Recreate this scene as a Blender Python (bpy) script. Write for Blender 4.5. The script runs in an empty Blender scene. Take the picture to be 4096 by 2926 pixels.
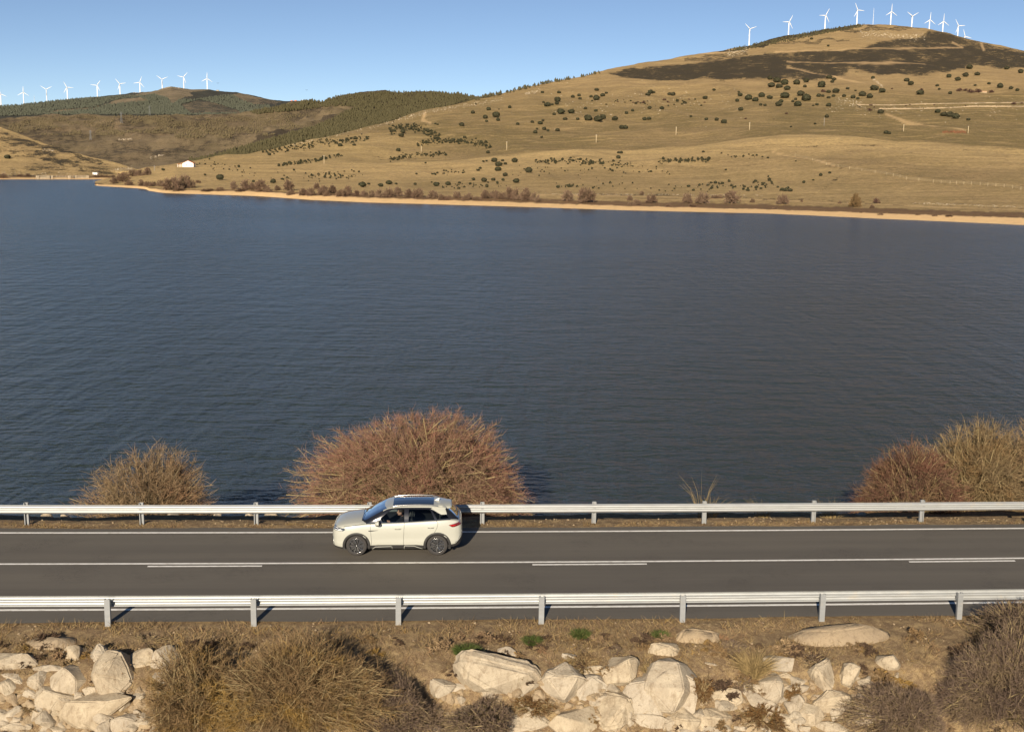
import bpy, bmesh, math, random
import numpy as np
from mathutils import Vector, Matrix
from mathutils.bvhtree import BVHTree

scene = bpy.context.scene
COL = scene.collection
rnd = random.Random(7)
rng = np.random.default_rng(7)
PI = math.pi

# ---------------------------------------------------------------- camera
F_PX = 4701.0            # focal length in photo pixels (photo 4096 x 2926)
CAM_H = 12.79            # above the road surface
PITCH = 0.1746
ROLL = 0.01109
CX, CY = 2048.0, 1463.0
_F = Vector((0, math.cos(PITCH), -math.sin(PITCH)))
_U = Vector((0, math.sin(PITCH), math.cos(PITCH)))
_R = Vector((1, 0, 0))
cam_x = _R * math.cos(ROLL) + _U * math.sin(ROLL)
cam_y = _U * math.cos(ROLL) - _R * math.sin(ROLL)
cd = bpy.data.cameras.new('camera')
cd.sensor_width = 36.0
cd.lens = 36.0 * F_PX / 4096.0
cd.clip_start = 0.5
cd.clip_end = 40000
cam = bpy.data.objects.new('camera', cd)
COL.objects.link(cam)
cz = -_F
cam.matrix_world = Matrix(((cam_x.x, cam_y.x, cz.x, 0), (cam_x.y, cam_y.y, cz.y, 0),
                           (cam_x.z, cam_y.z, cz.z, CAM_H), (0, 0, 0, 1)))
scene.camera = cam
CAM = Vector((0, 0, CAM_H))

# ---------------------------------------------------------------- light
SUN_EL = math.radians(21)
SUN_AZ = math.radians(180 + 11)        # compass from +Y clockwise: behind the camera, to its left
sd = bpy.data.lights.new('sun', 'SUN')
sd.energy = 5.0
sd.angle = math.radians(0.5)
sd.color = (1.0, 0.87, 0.70)
sun = bpy.data.objects.new('sun', sd)
COL.objects.link(sun)
sdir = Vector((math.sin(SUN_AZ) * math.cos(SUN_EL), math.cos(SUN_AZ) * math.cos(SUN_EL), math.sin(SUN_EL)))
sun.rotation_euler = sdir.to_track_quat('Z', 'Y').to_euler()
world = bpy.data.worlds.new('World')
scene.world = world
world.use_nodes = True
wn = world.node_tree.nodes
wl = world.node_tree.links
bg = wn['Background']
sky = wn.new('ShaderNodeTexSky')
sky.sky_type = 'NISHITA'
sky.sun_disc = False
sky.sun_elevation = SUN_EL
sky.sun_rotation = SUN_AZ
sky.altitude = 3000
sky.air_density = 0.68
sky.dust_density = 0.0
sky.ozone_density = 1.0
wl.new(sky.outputs[0], bg.inputs[0])
bg.inputs[1].default_value = 0.061
vs = scene.view_settings
vs.view_transform = 'Standard'
vs.look = 'None'
vs.gamma = 1
vs.exposure = 0.62
vs.use_curve_mapping = False

# ---------------------------------------------------------------- helpers
def raydir(px, py):
    dx, dy = px - CX, py - CY
    u = dx * math.cos(ROLL) + dy * math.sin(ROLL)
    v = -dx * math.sin(ROLL) + dy * math.cos(ROLL)
    return (_F * F_PX + _R * u - _U * v)

def at(px, py, D):                     # the point seen at a photo pixel, D metres ahead
    d = raydir(px, py)
    return CAM + d * (D / d.y)

def on_z(px, py, z):
    d = raydir(px, py)
    return CAM + d * ((z - CAM_H) / d.z)

def ray_np(px, py):
    dx, dy = px - CX, py - CY
    u = dx * math.cos(ROLL) + dy * math.sin(ROLL)
    v = -dx * math.sin(ROLL) + dy * math.cos(ROLL)
    Y = F_PX * math.cos(PITCH) - v * math.sin(PITCH)
    Z = -F_PX * math.sin(PITCH) - v * math.cos(PITCH)
    return u, Y, Z

def tag(o, label=None, cat=None, group=None, kind=None):
    if label: o['label'] = label
    if cat: o['category'] = cat
    if group: o['group'] = group
    if kind: o['kind'] = kind
    return o

def empty(name, loc=(0, 0, 0), rz=0.0):
    o = bpy.data.objects.new(name, None)
    COL.objects.link(o)
    o.location = loc
    o.rotation_euler = (0, 0, rz)
    return o

def link(name, me, parent=None, mats=None):
    o = bpy.data.objects.new(name, me)
    COL.objects.link(o)
    if mats:
        for m in (mats if isinstance(mats, (list, tuple)) else [mats]):
            me.materials.append(m)
    if parent: o.parent = parent
    return o

def bm_obj(name, bm, mats, parent=None, smooth=False):
    me = bpy.data.meshes.new(name)
    bm.to_mesh(me)
    bm.free()
    if smooth:
        me.polygons.foreach_set('use_smooth', [True] * len(me.polygons))
    return link(name, me, parent, mats)

def np_mesh(name, verts, faces, matidx=None, smooth=False):
    """faces: (n,k) array of same-size polygons"""
    me = bpy.data.meshes.new(name)
    verts = np.asarray(verts, dtype=np.float32)
    faces = np.asarray(faces, dtype=np.int32)
    n, k = faces.shape
    me.vertices.add(len(verts))
    me.vertices.foreach_set('co', verts.ravel())
    me.loops.add(n * k)
    me.loops.foreach_set('vertex_index', faces.ravel())
    me.polygons.add(n)
    me.polygons.foreach_set('loop_start', np.arange(0, n * k, k, dtype=np.int32))
    me.polygons.foreach_set('loop_total', np.full(n, k, dtype=np.int32))
    if matidx is not None:
        me.polygons.foreach_set('material_index', np.asarray(matidx, dtype=np.int32))
    me.polygons.foreach_set('use_smooth', np.full(n, smooth, dtype=bool))
    me.update(calc_edges=True)
    return me

def box(bm, lo, hi, mi=0):
    x0, y0, z0 = lo
    x1, y1, z1 = hi
    v = [bm.verts.new(c) for c in ((x0, y0, z0), (x1, y0, z0), (x1, y1, z0), (x0, y1, z0),
                                   (x0, y0, z1), (x1, y0, z1), (x1, y1, z1), (x0, y1, z1))]
    for f in ((0, 3, 2, 1), (4, 5, 6, 7), (0, 1, 5, 4), (1, 2, 6, 5), (2, 3, 7, 6), (3, 0, 4, 7)):
        fc = bm.faces.new([v[i] for i in f])
        fc.material_index = mi

def tube(bm, pts, radii, n=8, cap=True, mi=0):
    pts = [Vector(p) for p in pts]
    if not hasattr(radii, '__len__'): radii = [radii] * len(pts)
    rings = []
    up = None
    for i, p in enumerate(pts):
        t = (pts[min(i + 1, len(pts) - 1)] - pts[max(i - 1, 0)]).normalized()
        if up is None:
            up = Vector((0, 0, 1)) if abs(t.z) < 0.9 else Vector((1, 0, 0))
        a = t.cross(up).normalized()
        b = a.cross(t).normalized()
        up = b
        r = radii[i]
        rings.append([bm.verts.new(p + (a * math.cos(q) + b * math.sin(q)) * r)
                      for q in (2 * PI * k / n for k in range(n))])
    for i in range(len(rings) - 1):
        for k in range(n):
            f = bm.faces.new((rings[i][k], rings[i][(k + 1) % n], rings[i + 1][(k + 1) % n], rings[i + 1][k]))
            f.material_index = mi
    if cap:
        bm.faces.new(rings[0][::-1]).material_index = mi
        bm.faces.new(rings[-1]).material_index = mi

def ellipsoid(bm, c, r, nu=16, nv=10, mi=0):
    c = Vector(c)
    rows = []
    for j in range(nv + 1):
        th = PI * j / nv
        if j in (0, nv):
            rows.append([bm.verts.new(c + Vector((0, 0, r[2] * math.cos(th))))])
        else:
            rows.append([bm.verts.new(c + Vector((r[0] * math.sin(th) * math.cos(2 * PI * i / nu),
                                                  r[1] * math.sin(th) * math.sin(2 * PI * i / nu),
                                                  r[2] * math.cos(th)))) for i in range(nu)])
    for j in range(nv):
        for i in range(nu):
            a = rows[j]; b = rows[j + 1]
            if j == 0: f = bm.faces.new((a[0], b[i], b[(i + 1) % nu]))
            elif j == nv - 1: f = bm.faces.new((a[i], b[0], a[(i + 1) % nu]))
            else: f = bm.faces.new((a[i], b[i], b[(i + 1) % nu], a[(i + 1) % nu]))
            f.material_index = mi

def copy_tree(o, parent=None):
    c = o.copy()
    COL.objects.link(c)
    if parent: c.parent = parent
    for ch in list(o.children):
        copy_tree(ch, c)
    return c

ORD = ['first', 'second', 'third', 'fourth', 'fifth', 'sixth', 'seventh', 'eighth', 'ninth', 'tenth', 'eleventh',
       'twelfth', 'thirteenth', 'fourteenth', 'fifteenth', 'sixteenth', 'seventeenth', 'eighteenth', 'nineteenth', 'twentieth',
       'twenty-first', 'twenty-second', 'twenty-third', 'twenty-fourth', 'twenty-fifth', 'twenty-sixth', 'twenty-seventh',
       'twenty-eighth', 'twenty-ninth', 'thirtieth', 'thirty-first', 'thirty-second', 'thirty-third', 'thirty-fourth', 'thirty-fifth']

# noise on numpy arrays
_lat = rng.random((256, 256))
def vnoise(x, y):
    xi = np.floor(x).astype(int); yi = np.floor(y).astype(int)
    fx = x - xi; fy = y - yi
    fx = fx * fx * (3 - 2 * fx); fy = fy * fy * (3 - 2 * fy)
    g = lambda a, b: _lat[a % 256, b % 256]
    return ((g(xi, yi) * (1 - fx) + g(xi + 1, yi) * fx) * (1 - fy) + (g(xi, yi + 1) * (1 - fx) + g(xi + 1, yi + 1) * fx) * fy) * 2 - 1

def fbm(x, y, octs=4, gain=0.5):
    s = 0; a = 1; t = 0
    for o in range(octs):
        s = s + a * vnoise(x * 2 ** o + 17.3 * o, y * 2 ** o + 5.1 * o)
        t += a; a *= gain
    return s / t

def inpoly(px, py, poly):
    r = np.zeros(px.shape, bool)
    n = len(poly)
    for i in range(n):
        x0, y0 = poly[i]; x1, y1 = poly[(i + 1) % n]
        c = ((y0 > py) != (y1 > py)) & (px < (x1 - x0) * (py - y0) / ((y1 - y0) if y1 != y0 else 1e-9) + x0)
        r ^= c
    return r

def dline(px, py, pts):
    d = np.full(px.shape, 1e9)
    for (x0, y0), (x1, y1) in zip(pts[:-1], pts[1:]):
        vx, vy = x1 - x0, y1 - y0
        t = np.clip(((px - x0) * vx + (py - y0) * vy) / (vx * vx + vy * vy), 0, 1)
        d = np.minimum(d, np.hypot(px - x0 - t * vx, py - y0 - t * vy))
    return d

# ---------------------------------------------------------------- materials
class NT:
    def __init__(s, name):
        s.m = bpy.data.materials.new(name)
        s.m.use_nodes = True
        s.t = s.m.node_tree
        s.b = s.t.nodes['Principled BSDF']
        s.out = s.t.nodes['Material Output']
    def n(s, typ, **kw):
        x = s.t.nodes.new(typ)
        for k, v in kw.items(): setattr(x, k, v)
        return x
    def l(s, a, b): s.t.links.new(a, b)
    def val(s, x, i, v):
        if hasattr(v, 'is_output') or hasattr(v, 'links') and not isinstance(v, (int, float, tuple)): s.l(v, x.inputs[i])
        else: x.inputs[i].default_value = v
    def noise(s, vec, scale, detail=4, rough=0.55, typ='FBM', dist=0.0):
        x = s.n('ShaderNodeTexNoise')
        if vec is not None: s.l(vec, x.inputs['Vector'])
        x.inputs['Scale'].default_value = scale
        x.inputs['Detail'].default_value = detail
        x.inputs['Roughness'].default_value = rough
        x.inputs['Distortion'].default_value = dist
        return x.outputs['Fac']
    def math(s, op, a, b=None, c=None, clamp=False):
        x = s.n('ShaderNodeMath', operation=op)
        x.use_clamp = clamp
        s.val(x, 0, a)
        if b is not None: s.val(x, 1, b)
        if c is not None: s.val(x, 2, c)
        return x.outputs[0]
    def mix(s, f, a, b, typ='MIX'):
        x = s.n('ShaderNodeMix', data_type='RGBA', blend_type=typ)
        s.val(x, 0, f)
        for i, v in ((6, a), (7, b)):
            if isinstance(v, tuple): x.inputs[i].default_value = (*v, 1) if len(v) == 3 else v
            else: s.l(v, x.inputs[i])
        return x.outputs[2]
    def ramp(s, f, lo, hi):
        x = s.n('ShaderNodeMapRange')
        s.l(f, x.inputs[0])
        x.inputs[1].default_value = lo
        x.inputs[2].default_value = hi
        return x.outputs[0]
    def pos(s, scale=(1, 1, 1)):
        g = s.n('ShaderNodeNewGeometry')
        if scale == (1, 1, 1): return g.outputs['Position']
        x = s.n('ShaderNodeVectorMath', operation='MULTIPLY')
        s.l(g.outputs['Position'], x.inputs[0])
        x.inputs[1].default_value = scale
        return x.outputs[0]
    def obj(s): return s.n('ShaderNodeTexCoord').outputs['Object']
    def bump(s, h, strength=0.5, dist=0.05, normal=None):
        x = s.n('ShaderNodeBump')
        x.inputs['Strength'].default_value = strength
        x.inputs['Distance'].default_value = dist
        s.l(h, x.inputs['Height'])
        if normal is not None: s.l(normal, x.inputs['Normal'])
        return x.outputs[0]
    def base(s, c, rough=0.8, metal=0.0, spec=0.3):
        if isinstance(c, tuple): s.b.inputs['Base Color'].default_value = (*c, 1)
        else: s.l(c, s.b.inputs['Base Color'])
        s.b.inputs['Roughness'].default_value = rough
        s.b.inputs['Metallic'].default_value = metal
        s.b.inputs['Specular IOR Level'].default_value = spec
        return s

def simple(name, c, rough=0.7, metal=0.0, spec=0.4, var=0.15, scale=8.0, coat=0.0, bump=0.0):
    t = NT(name)
    nz = t.noise(t.obj(), scale, 5)
    k = t.ramp(nz, 0.3, 0.7)
    col = t.mix(k, tuple(x * (1 - var) for x in c), tuple(min(1, x * (1 + var)) for x in c))
    t.base(col, rough, metal, spec)
    if coat: 
        t.b.inputs['Coat Weight'].default_value = coat
        t.b.inputs['Coat Roughness'].default_value = 0.04
    if bump: t.l(t.bump(nz, bump, 0.02), t.b.inputs['Normal'])
    return t.m
# ================================================================ the big setting
WATER_Z = -4.0

def terrain_material(name, grass, grass2, brush, green, bright, sand, red, rock, sc=1.0):
    t = NT(name)
    P = t.pos()
    a1 = t.n('ShaderNodeAttribute', attribute_name='cover')
    a2 = t.n('ShaderNodeAttribute', attribute_name='ground')
    s1 = t.n('ShaderNodeSeparateColor'); t.l(a1.outputs['Color'], s1.inputs[0])
    s2 = t.n('ShaderNodeSeparateColor'); t.l(a2.outputs['Color'], s2.inputs[0])
    big = t.noise(P, 0.012 * sc, 6, 0.6)
    mid = t.noise(P, 0.06 * sc, 6, 0.62)
    fine = t.noise(P, 0.45 * sc, 5, 0.7)
    tuft = t.noise(P, 1.6 * sc, 3, 0.7)
    c = t.mix(t.ramp(big, 0.35, 0.65), grass, grass2)
    c = t.mix(t.math('MULTIPLY', s1.outputs[1], t.ramp(mid, 0.22, 0.52)), c, green)
    c = t.mix(t.math('MULTIPLY', s1.outputs[2], t.ramp(mid, 0.22, 0.5)), c, bright)
    st = t.noise(t.pos((0.22, 1.0, 1.6)), 0.07 * sc, 6, 0.65)
    st2 = t.noise(t.pos((0.4, 1.0, 1.2)), 0.30 * sc, 5, 0.7)
    c = t.mix(t.math('MULTIPLY', t.ramp(st, 0.50, 0.62), 0.40), c, green)
    c = t.mix(t.math('MULTIPLY', t.ramp(st, 0.46, 0.36), 0.45), c, bright)
    c = t.mix(t.math('MULTIPLY', t.ramp(st2, 0.54, 0.66), 0.45), c, (0.085, 0.065, 0.034))
    m = t.math('ADD', t.math('MULTIPLY', fine, 0.6), t.math('MULTIPLY', tuft, 0.4))
    c = t.mix(t.ramp(m, 0.40, 0.60), t.mix(0.52, c, (0.055, 0.045, 0.026)), c)
    c = t.mix(t.math('MULTIPLY', t.ramp(fine, 0.56, 0.72), 0.45), c, bright)
    # rocks
    rn = t.math('GREATER_THAN', t.math('ADD', t.math('MULTIPLY', s2.outputs[2], 0.22), t.noise(P, 0.35 * sc, 4, 0.85)), 0.77)
    c = t.mix(rn, c, rock)
    # brush: dark where density beats the noise
    bn = t.math('MULTIPLY_ADD', t.math('ADD', t.math('MULTIPLY', mid, 0.4), t.math('ADD', t.math('MULTIPLY', fine, 0.4), t.math('MULTIPLY', tuft, 0.2))), 1.7, -0.35)
    bm_ = t.math('SUBTRACT', t.math('ADD', s1.outputs[0], 0.0), bn)
    bmask = t.ramp(bm_, -0.035, 0.055)
    bcol = t.mix(t.ramp(tuft, 0.3, 0.7), tuple(x * 0.6 for x in brush), tuple(x * 1.35 for x in brush))
    c = t.mix(bmask, c, bcol)
    sn = t.mix(t.ramp(fine, 0.3, 0.7), tuple(x * 0.86 for x in sand), sand)
    rdc = t.mix(t.ramp(fine, 0.3, 0.7), tuple(x * 0.6 for x in red), tuple(x * 1.2 for x in red))
    c = t.mix(t.math('MULTIPLY', s2.outputs[1], t.ramp(fine, 0.25, 0.5)), c, rdc)
    c = t.mix(s2.outputs[0], c, sn)
    t.base(c, 0.95, 0, 0.1)
    t.l(t.bump(t.math('ADD', fine, t.math('MULTIPLY', bmask, 0.8)), 0.6, 1.2), t.b.inputs['Normal'])
    return t.m

def catmull(P, t):
    """P: (K, ...) values at integer parameters; t: array of parameters"""
    K = len(P)
    i = np.clip(np.floor(t).astype(int), 0, K - 2)
    f = (t - i)
    p1 = P[i]; p2 = P[i + 1]
    p0 = P[np.maximum(i - 1, 0)]; p3 = P[np.minimum(i + 2, K - 1)]
    m1 = (p2 - p0) * 0.5; m2 = (p3 - p1) * 0.5
    # monotone limit
    d = p2 - p1
    def lim(m):
        s = np.sign(d)
        return s * np.minimum(np.abs(np.where(m * s > 0, m, 0)), 3 * np.abs(d))
    m1 = lim(m1); m2 = lim(m2)
    f = f.reshape((-1,) + (1,) * (P.ndim - 1))
    return (2 * f ** 3 - 3 * f ** 2 + 1) * p1 + (f ** 3 - 2 * f ** 2 + f) * m1 + (-2 * f ** 3 + 3 * f ** 2) * p2 + (f ** 3 - f ** 2) * m2

def patch(name, x0, x1, ncol, levels, rows, cover, mat, amp=0.0015, foot_z=None, relief=()):
    """a hillside as a height field; levels from the foot to the ridge, each a list of (x, y, distance)"""
    xs = np.linspace(x0, x1, ncol)
    LY = np.array([np.interp(xs, [q[0] for q in L], [q[1] for q in L]) for L in levels])
    LD = np.array([np.interp(xs, [q[0] for q in L], [q[2] for q in L]) for L in levels])
    ker = np.array([1, 2, 3, 2, 1.0]); ker /= ker.sum()
    tt = [np.linspace(k, k + 1, r, endpoint=False) for k, r in enumerate(rows)]
    tt = np.concatenate(tt + [np.array([float(len(levels) - 1)])])
    Y = catmull(LY, tt)
    D = np.exp(catmull(np.log(LD), tt))
    PX = np.broadcast_to(xs, Y.shape)
    u, yy, zz = ray_np(PX, Y)
    wx = D * u / yy; wy = D.copy(); wz = CAM_H + D * zz / yy
    a = np.clip((wz - WATER_Z - 2.0) / 14.0, 0, 1)
    nz = fbm(wx / 90.0, wy / 90.0, 5, 0.55)
    wz = wz + nz * a * D * amp
    for (sc, am) in relief:
        ridged = 1 - np.abs(fbm(wx / sc + 3.3, wy / (sc * 2.2) + 8.1, 3, 0.5)) * 2
        edge = np.clip((tt[:, None]) / 1.2, 0, 1) * np.clip((len(levels) - 1 - tt[:, None]) / 0.7, 0.15, 1)
        wz = wz + (ridged - 0.5) * am * a * edge
    c1, c2 = cover(PX, Y, D)
    # back of the hill, falling away behind the ridge
    bx, by, bz, cb1, cb2 = [wx], [wy], [wz], [c1], [c2]
    h = np.maximum(wz[-1] + 8, 0)
    for k in (1, 2, 3, 4, 5, 6):
        s = 1 + 0.035 * k
        bx.append((wx[-1] * s)[None]); by.append((wy[-1] * s)[None])
        bz.append((wz[-1] - h * (k / 6.0) ** 1.5 * (1 if k == 6 else 0.9))[None])
        cb1.append(c1[-1:]); cb2.append(c2[-1:])
    wx, wy, wz = np.concatenate(bx), np.concatenate(by), np.concatenate(bz)
    c1, c2 = np.concatenate(cb1), np.concatenate(cb2)
    nr, nc = wx.shape
    idx = np.arange(nr * nc).reshape(nr, nc)
    f = np.stack([idx[:-1, :-1], idx[:-1, 1:], idx[1:, 1:], idx[1:, :-1]], -1).reshape(-1, 4)
    me = np_mesh(name, np.stack([wx, wy, wz], -1).reshape(-1, 3), f, smooth=True)
    for nm, c in (('cover', c1), ('ground', c2)):
        at_ = me.color_attributes.new(nm, 'FLOAT_COLOR', 'POINT')
        full = np.ones((nr * nc, 4), np.float32)
        full[:, :3] = c.reshape(-1, 3)
        at_.data.foreach_set('color', full.ravel())
    o = link(name, me, None, mat)
    tag(o, kind='structure')
    v = [Vector(p) for p in np.stack([wx, wy, wz], -1).reshape(-1, 3).tolist()]
    return o, BVHTree.FromPolygons(v, f.tolist())

G_TAN = (0.40, 0.285, 0.135); G_TAN2 = (0.345, 0.245, 0.118)
M_HILL = terrain_material('hill_ground', (0.54, 0.375, 0.175), (0.44, 0.30, 0.145), (0.064, 0.051, 0.031), (0.26, 0.19, 0.078),
                          (0.70, 0.49, 0.215), (0.80, 0.54, 0.27), (0.15, 0.088, 0.052), (0.46, 0.40, 0.30))
M_WOODHILL = terrain_material('wooded_hill_ground', (0.36, 0.26, 0.15), (0.27, 0.19, 0.11), (0.085, 0.066, 0.042), (0.15, 0.12, 0.06),
                              (0.28, 0.21, 0.12), (0.36, 0.27, 0.16), (0.13, 0.09, 0.07), (0.30, 0.26, 0.20), 1.0)
M_FARHILL = terrain_material('far_hill_ground', (0.25, 0.19, 0.115), (0.20, 0.155, 0.10), (0.06, 0.058, 0.045), (0.06, 0.07, 0.04),
                             (0.31, 0.24, 0.155), (0.42, 0.33, 0.22), (0.12, 0.09, 0.07), (0.36, 0.31, 0.24), 0.5)

def warp(PX, Y, am=14):
    return PX + am * 1.6 * fbm(PX / 70.0, Y / 28.0, 4), Y + am * 0.6 * fbm(PX / 60.0 + 40, Y / 25.0 + 9, 4)

SHORE = [(380, 741), (392, 744), (450, 747), (518, 751), (560, 754), (584, 757), (596, 763), (640, 770), (675, 773), (810, 777), (1024, 784), (1249, 800),
         (1474, 810), (1699, 816), (2048, 826), (2498, 841), (3072, 854), (3522, 875), (4096, 900), (4700, 922), (5400, 950)]
def shoreD(x, y):
    p = on_z(x, y, WATER_Z)
    return p.y
def sh_level(dy, dd):
    out = []
    for x, y in SHORE:
        k = min(1, max(0, (x - 392) / 60.0)) if x < 450 else 1
        out.append((x, y - dy(x) * k, shoreD(x, y) + dd * max(k, 0.1)))
    return out
beach = lambda x: np.interp(x, [390, 700, 1024, 1474, 2048, 3072, 4096, 5400], [9, 14, 20, 21, 19, 18, 30, 38])
L0 = [(x, y + 6, shoreD(x, y) - 8) for x, y in SHORE]
L1 = sh_level(lambda x: 0, 0)
L2 = sh_level(lambda x: beach(x), 14)
L3 = sh_level(lambda x: beach(x) + np.interp(x, [390, 700, 1474, 2048, 4096, 5400], [2, 12, 18, 24, 30, 34]), 40)
RIDGE = [(380, 727, 700), (441, 712, 760), (480, 695, 800), (585, 669, 850), (702, 658, 900), (860, 633, 1000), (1024, 610, 1150), (1159, 581, 1250), (1276, 557, 1380), (1416, 521, 1500),
         (1474, 508, 1600), (1564, 483, 1700), (1632, 459, 1800), (1699, 441, 1880), (1790, 421, 2000), (1893, 397, 2100),
         (2015, 372, 2250), (2048, 364, 2300), (2160, 337, 2420), (2340, 303, 2600), (2430, 279, 2700), (2595, 248, 2900), (2703, 231, 3000), (2883, 202, 3150), (3000, 181, 3250), (3072, 160, 3300),
         (3160, 143, 3450), (3300, 118, 3600), (3430, 98, 3750), (3513, 97, 3800), (3604, 104, 3800), (3700, 115, 3780), (3800, 133, 3700), (3880, 155, 3650), (4008, 184, 3550), (4096, 205, 3500), (4500, 300, 3300), (5400, 420, 2900)]
def lv(*a): return list(a)
L4 = lv((380, 734, 640), (450, 722, 700), (700, 735, 600), (1024, 735, 610), (1474, 735, 600), (2048, 715, 640), (3072, 705, 620), (3500, 710, 590), (4096, 730, 560), (5400, 760, 520))
L5 = lv((380, 731, 660), (450, 715, 740), (700, 700, 700), (1024, 688, 760), (1474, 670, 820), (2048, 632, 900), (2430, 607, 930), (2720, 592, 940), (3072, 552, 960), (3400, 560, 930), (3700, 582, 890), (4096, 612, 850), (5400, 660, 780))
L6 = lv((380, 730, 670), (450, 714, 750), (700, 680, 790), (1024, 650, 930), (1474, 600, 1090), (2048, 575, 1130), (2720, 535, 1180), (3072, 505, 1200), (3700, 510, 1230), (4096, 530, 1200), (5400, 560, 1100))
L7 = lv((380, 729, 680), (450, 713, 754), (700, 668, 850), (1024, 630, 1040), (1474, 550, 1350), (2048, 480, 1550), (3072, 420, 1700), (3500, 400, 1750), (4096, 420, 1750), (5400, 500, 1600))
L8 = lv((380, 728, 690), (450, 712.5, 757), (700, 662, 880), (1024, 618, 1100), (1474, 525, 1490), (2048, 415, 1950), (3072, 285, 2500), (3500, 255, 2650), (4096, 300, 2500), (5400, 460, 2200))
LEV = [L0, L1, L2, L3, L4, L5, L6, L7, L8, RIDGE]

BRUSH = [(2430, 296), (2520, 278), (2700, 262), (2800, 252), (2950, 232), (3072, 214), (3300, 205), (3440, 200), (3560, 160), (3680, 150),
         (3720, 122), (3800, 136), (3900, 160), (4020, 190), (4300, 230), (4700, 330), (4700, 330), (4096, 275), (3980, 268), (3900, 262), (3800, 288), (3640, 302), (3500, 294), (3390, 268),
         (3376, 306), (3200, 322), (3072, 314), (2900, 318), (2700, 322), (2500, 314)]
TRACKS = [([(3100, 209), (3300, 203), (3500, 196), (3700, 194), (3850, 188)], 2.2), ([(3150, 246), (3400, 256), (3700, 258)], 1.6),
          ([(3150, 270), (3330, 308), (3460, 335)], 2.0), ([(3810, 165), (3850, 188)], 3.0), ([(3925, 172), (3935, 200)], 4.5),
          ([(3545, 452), (3620, 475), (3680, 485), (3745, 507), (3860, 530)], 3.2), ([(3425, 418), (3445, 434)], 3.0),
          ([(2540, 212), (2900, 213)], 1.0), ([(1700, 455), (1690, 480), (1720, 500)], 6.0),
          ([(3090, 606), (3200, 634), (3340, 676)], 1.5)]
def crest_y(x): return np.interp(x, [1024, 1500, 2048, 2430, 2720, 3072, 3300, 3550, 3700, 4096, 5400], [663, 650, 622, 597, 583, 545, 548, 562, 573, 606, 650])
def cover_big(PX, Y, D):
    wx, wy = warp(PX, Y, 16)
    wx2, wy2 = warp(PX, Y, 26)
    brush = 0.30 + 0.10 * fbm(PX / 120.0, Y / 50.0, 3)
    ins = 0
    for q in range(8):
        ax, ay = warp(PX + 331 * q, Y + 57 * q, 10 + 6 * q)
        ins = ins + inpoly(ax - 331 * q, ay - 57 * q, BRUSH) / 8.0
    brush = brush + ins * (np.where(Y < 240, 0.64, 0.66) + 0.16 * fbm(PX / 45.0 + 8, Y / 12.0 + 3, 4) - brush)
    for (ax, ay, bx, by) in ((3050, 125, 3700, 112), (3100, 180, 3400, 150), (2750, 240, 3000, 216), (2820, 225, 2990, 205)):
        brush = np.where(dline(wx2, wy2, [(ax, ay), (bx, by)]) < 6, 0.52, brush)
    sh = inpoly(wx, wy, [(2860, 210), (3000, 176), (3200, 130), (3400, 96), (3470, 98), (3300, 130), (3150, 160), (3060, 185)])
    brush = np.where(sh, 0.75, brush)
    cy = crest_y(PX)
    below = np.clip((Y - cy) / 6.0, 0, 1)
    green = (1 - below) * np.clip((Y - 330) / 90.0, 0.05, 1) * np.clip(0.75 + 0.6 * fbm(PX / 160.0, Y / 30.0, 4), 0, 1)
    green = np.where(Y > cy + 60, 0.35 + 0.5 * fbm(PX / 130.0, Y / 22.0, 4), green)
    right = np.clip((PX - 2900) / 500.0, 0, 1)
    green = np.clip(green + right * (1 - below) * np.clip((Y - 350) / 60.0, 0, 1) * 0.5, 0, 1)
    bright = below * np.clip(1.15 - (Y - cy) / 110.0, 0.35, 1) * np.clip(0.85 + 0.5 * fbm(PX / 200.0 + 3, Y / 14.0, 4), 0, 1)
    bright = np.maximum(bright, 0.6 * np.clip((1800 - wx) / 250, 0, 1) * np.clip((wy - 540) / 30, 0, 1))
    dk = inpoly(wx, wy, [(3250, 640), (3500, 640), (3700, 680), (4150, 690), (4300, 750), (3800, 730), (3400, 690)])
    bright = np.where(dk, 0.1, bright)
    brush = np.where(dk, 0.36, brush)
    for ln in ([(3090, 612), (3200, 640), (3340, 682), (3380, 690)], [(3375, 705), (3330, 728), (3240, 782)], [(3600, 632), (3790, 618)], [(3150, 585), (3560, 588)], [(3850, 615), (4000, 622)], [(1500, 615), (1720, 612)], [(1330, 690), (1420, 700)], [(2200, 700), (2350, 690)]):
        brush = np.where(dline(wx, wy, ln) < 5, 0.42, brush)
    ys = np.interp(PX, [q[0] for q in SHORE], [q[1] for q in SHORE])
    bw = beach(PX)
    edge = 3.5 * fbm(PX / 25.0, Y / 9.0, 3)
    sand = np.clip((Y - (ys - bw + edge)) / 2.5, 0, 1)
    sand = np.where(PX < 600, np.clip((Y - (ys - bw * 0.9)) / 2, 0, 1), sand)
    rs = np.interp(PX, [390, 1400, 2048, 4096, 5400], [2, 10, 18, 22, 26])
    red = np.clip((Y - (ys - bw - rs + 1.5 * edge)) / 4, 0, 1) * 0.9
    rock = np.clip(0.10 + 0.3 * fbm(PX / 60.0, Y / 25.0, 3), 0, 1) * 0.35
    for ln, w in (([(1480, 512), (1700, 450), (2015, 395)], 9), ([(1150, 585), (1480, 510)], 6), ([(2100, 375), (2160, 362)], 7), ([(2900, 215), (2990, 200)], 16), ([(3440, 135), (3700, 150)], 18), ([(2950, 230), (3100, 215)], 8), ([(3350, 395), (3450, 420)], 14), ([(3490, 315), (3530, 345)], 6), ([(2150, 774), (2250, 776), (3070, 782)], 2.5), ([(3650, 812), (4096, 825)], 4), ([(1550, 762), (1900, 768)], 2.5)):
        rock = np.where(dline(wx, wy, ln) < w, 0.75, rock)
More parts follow.
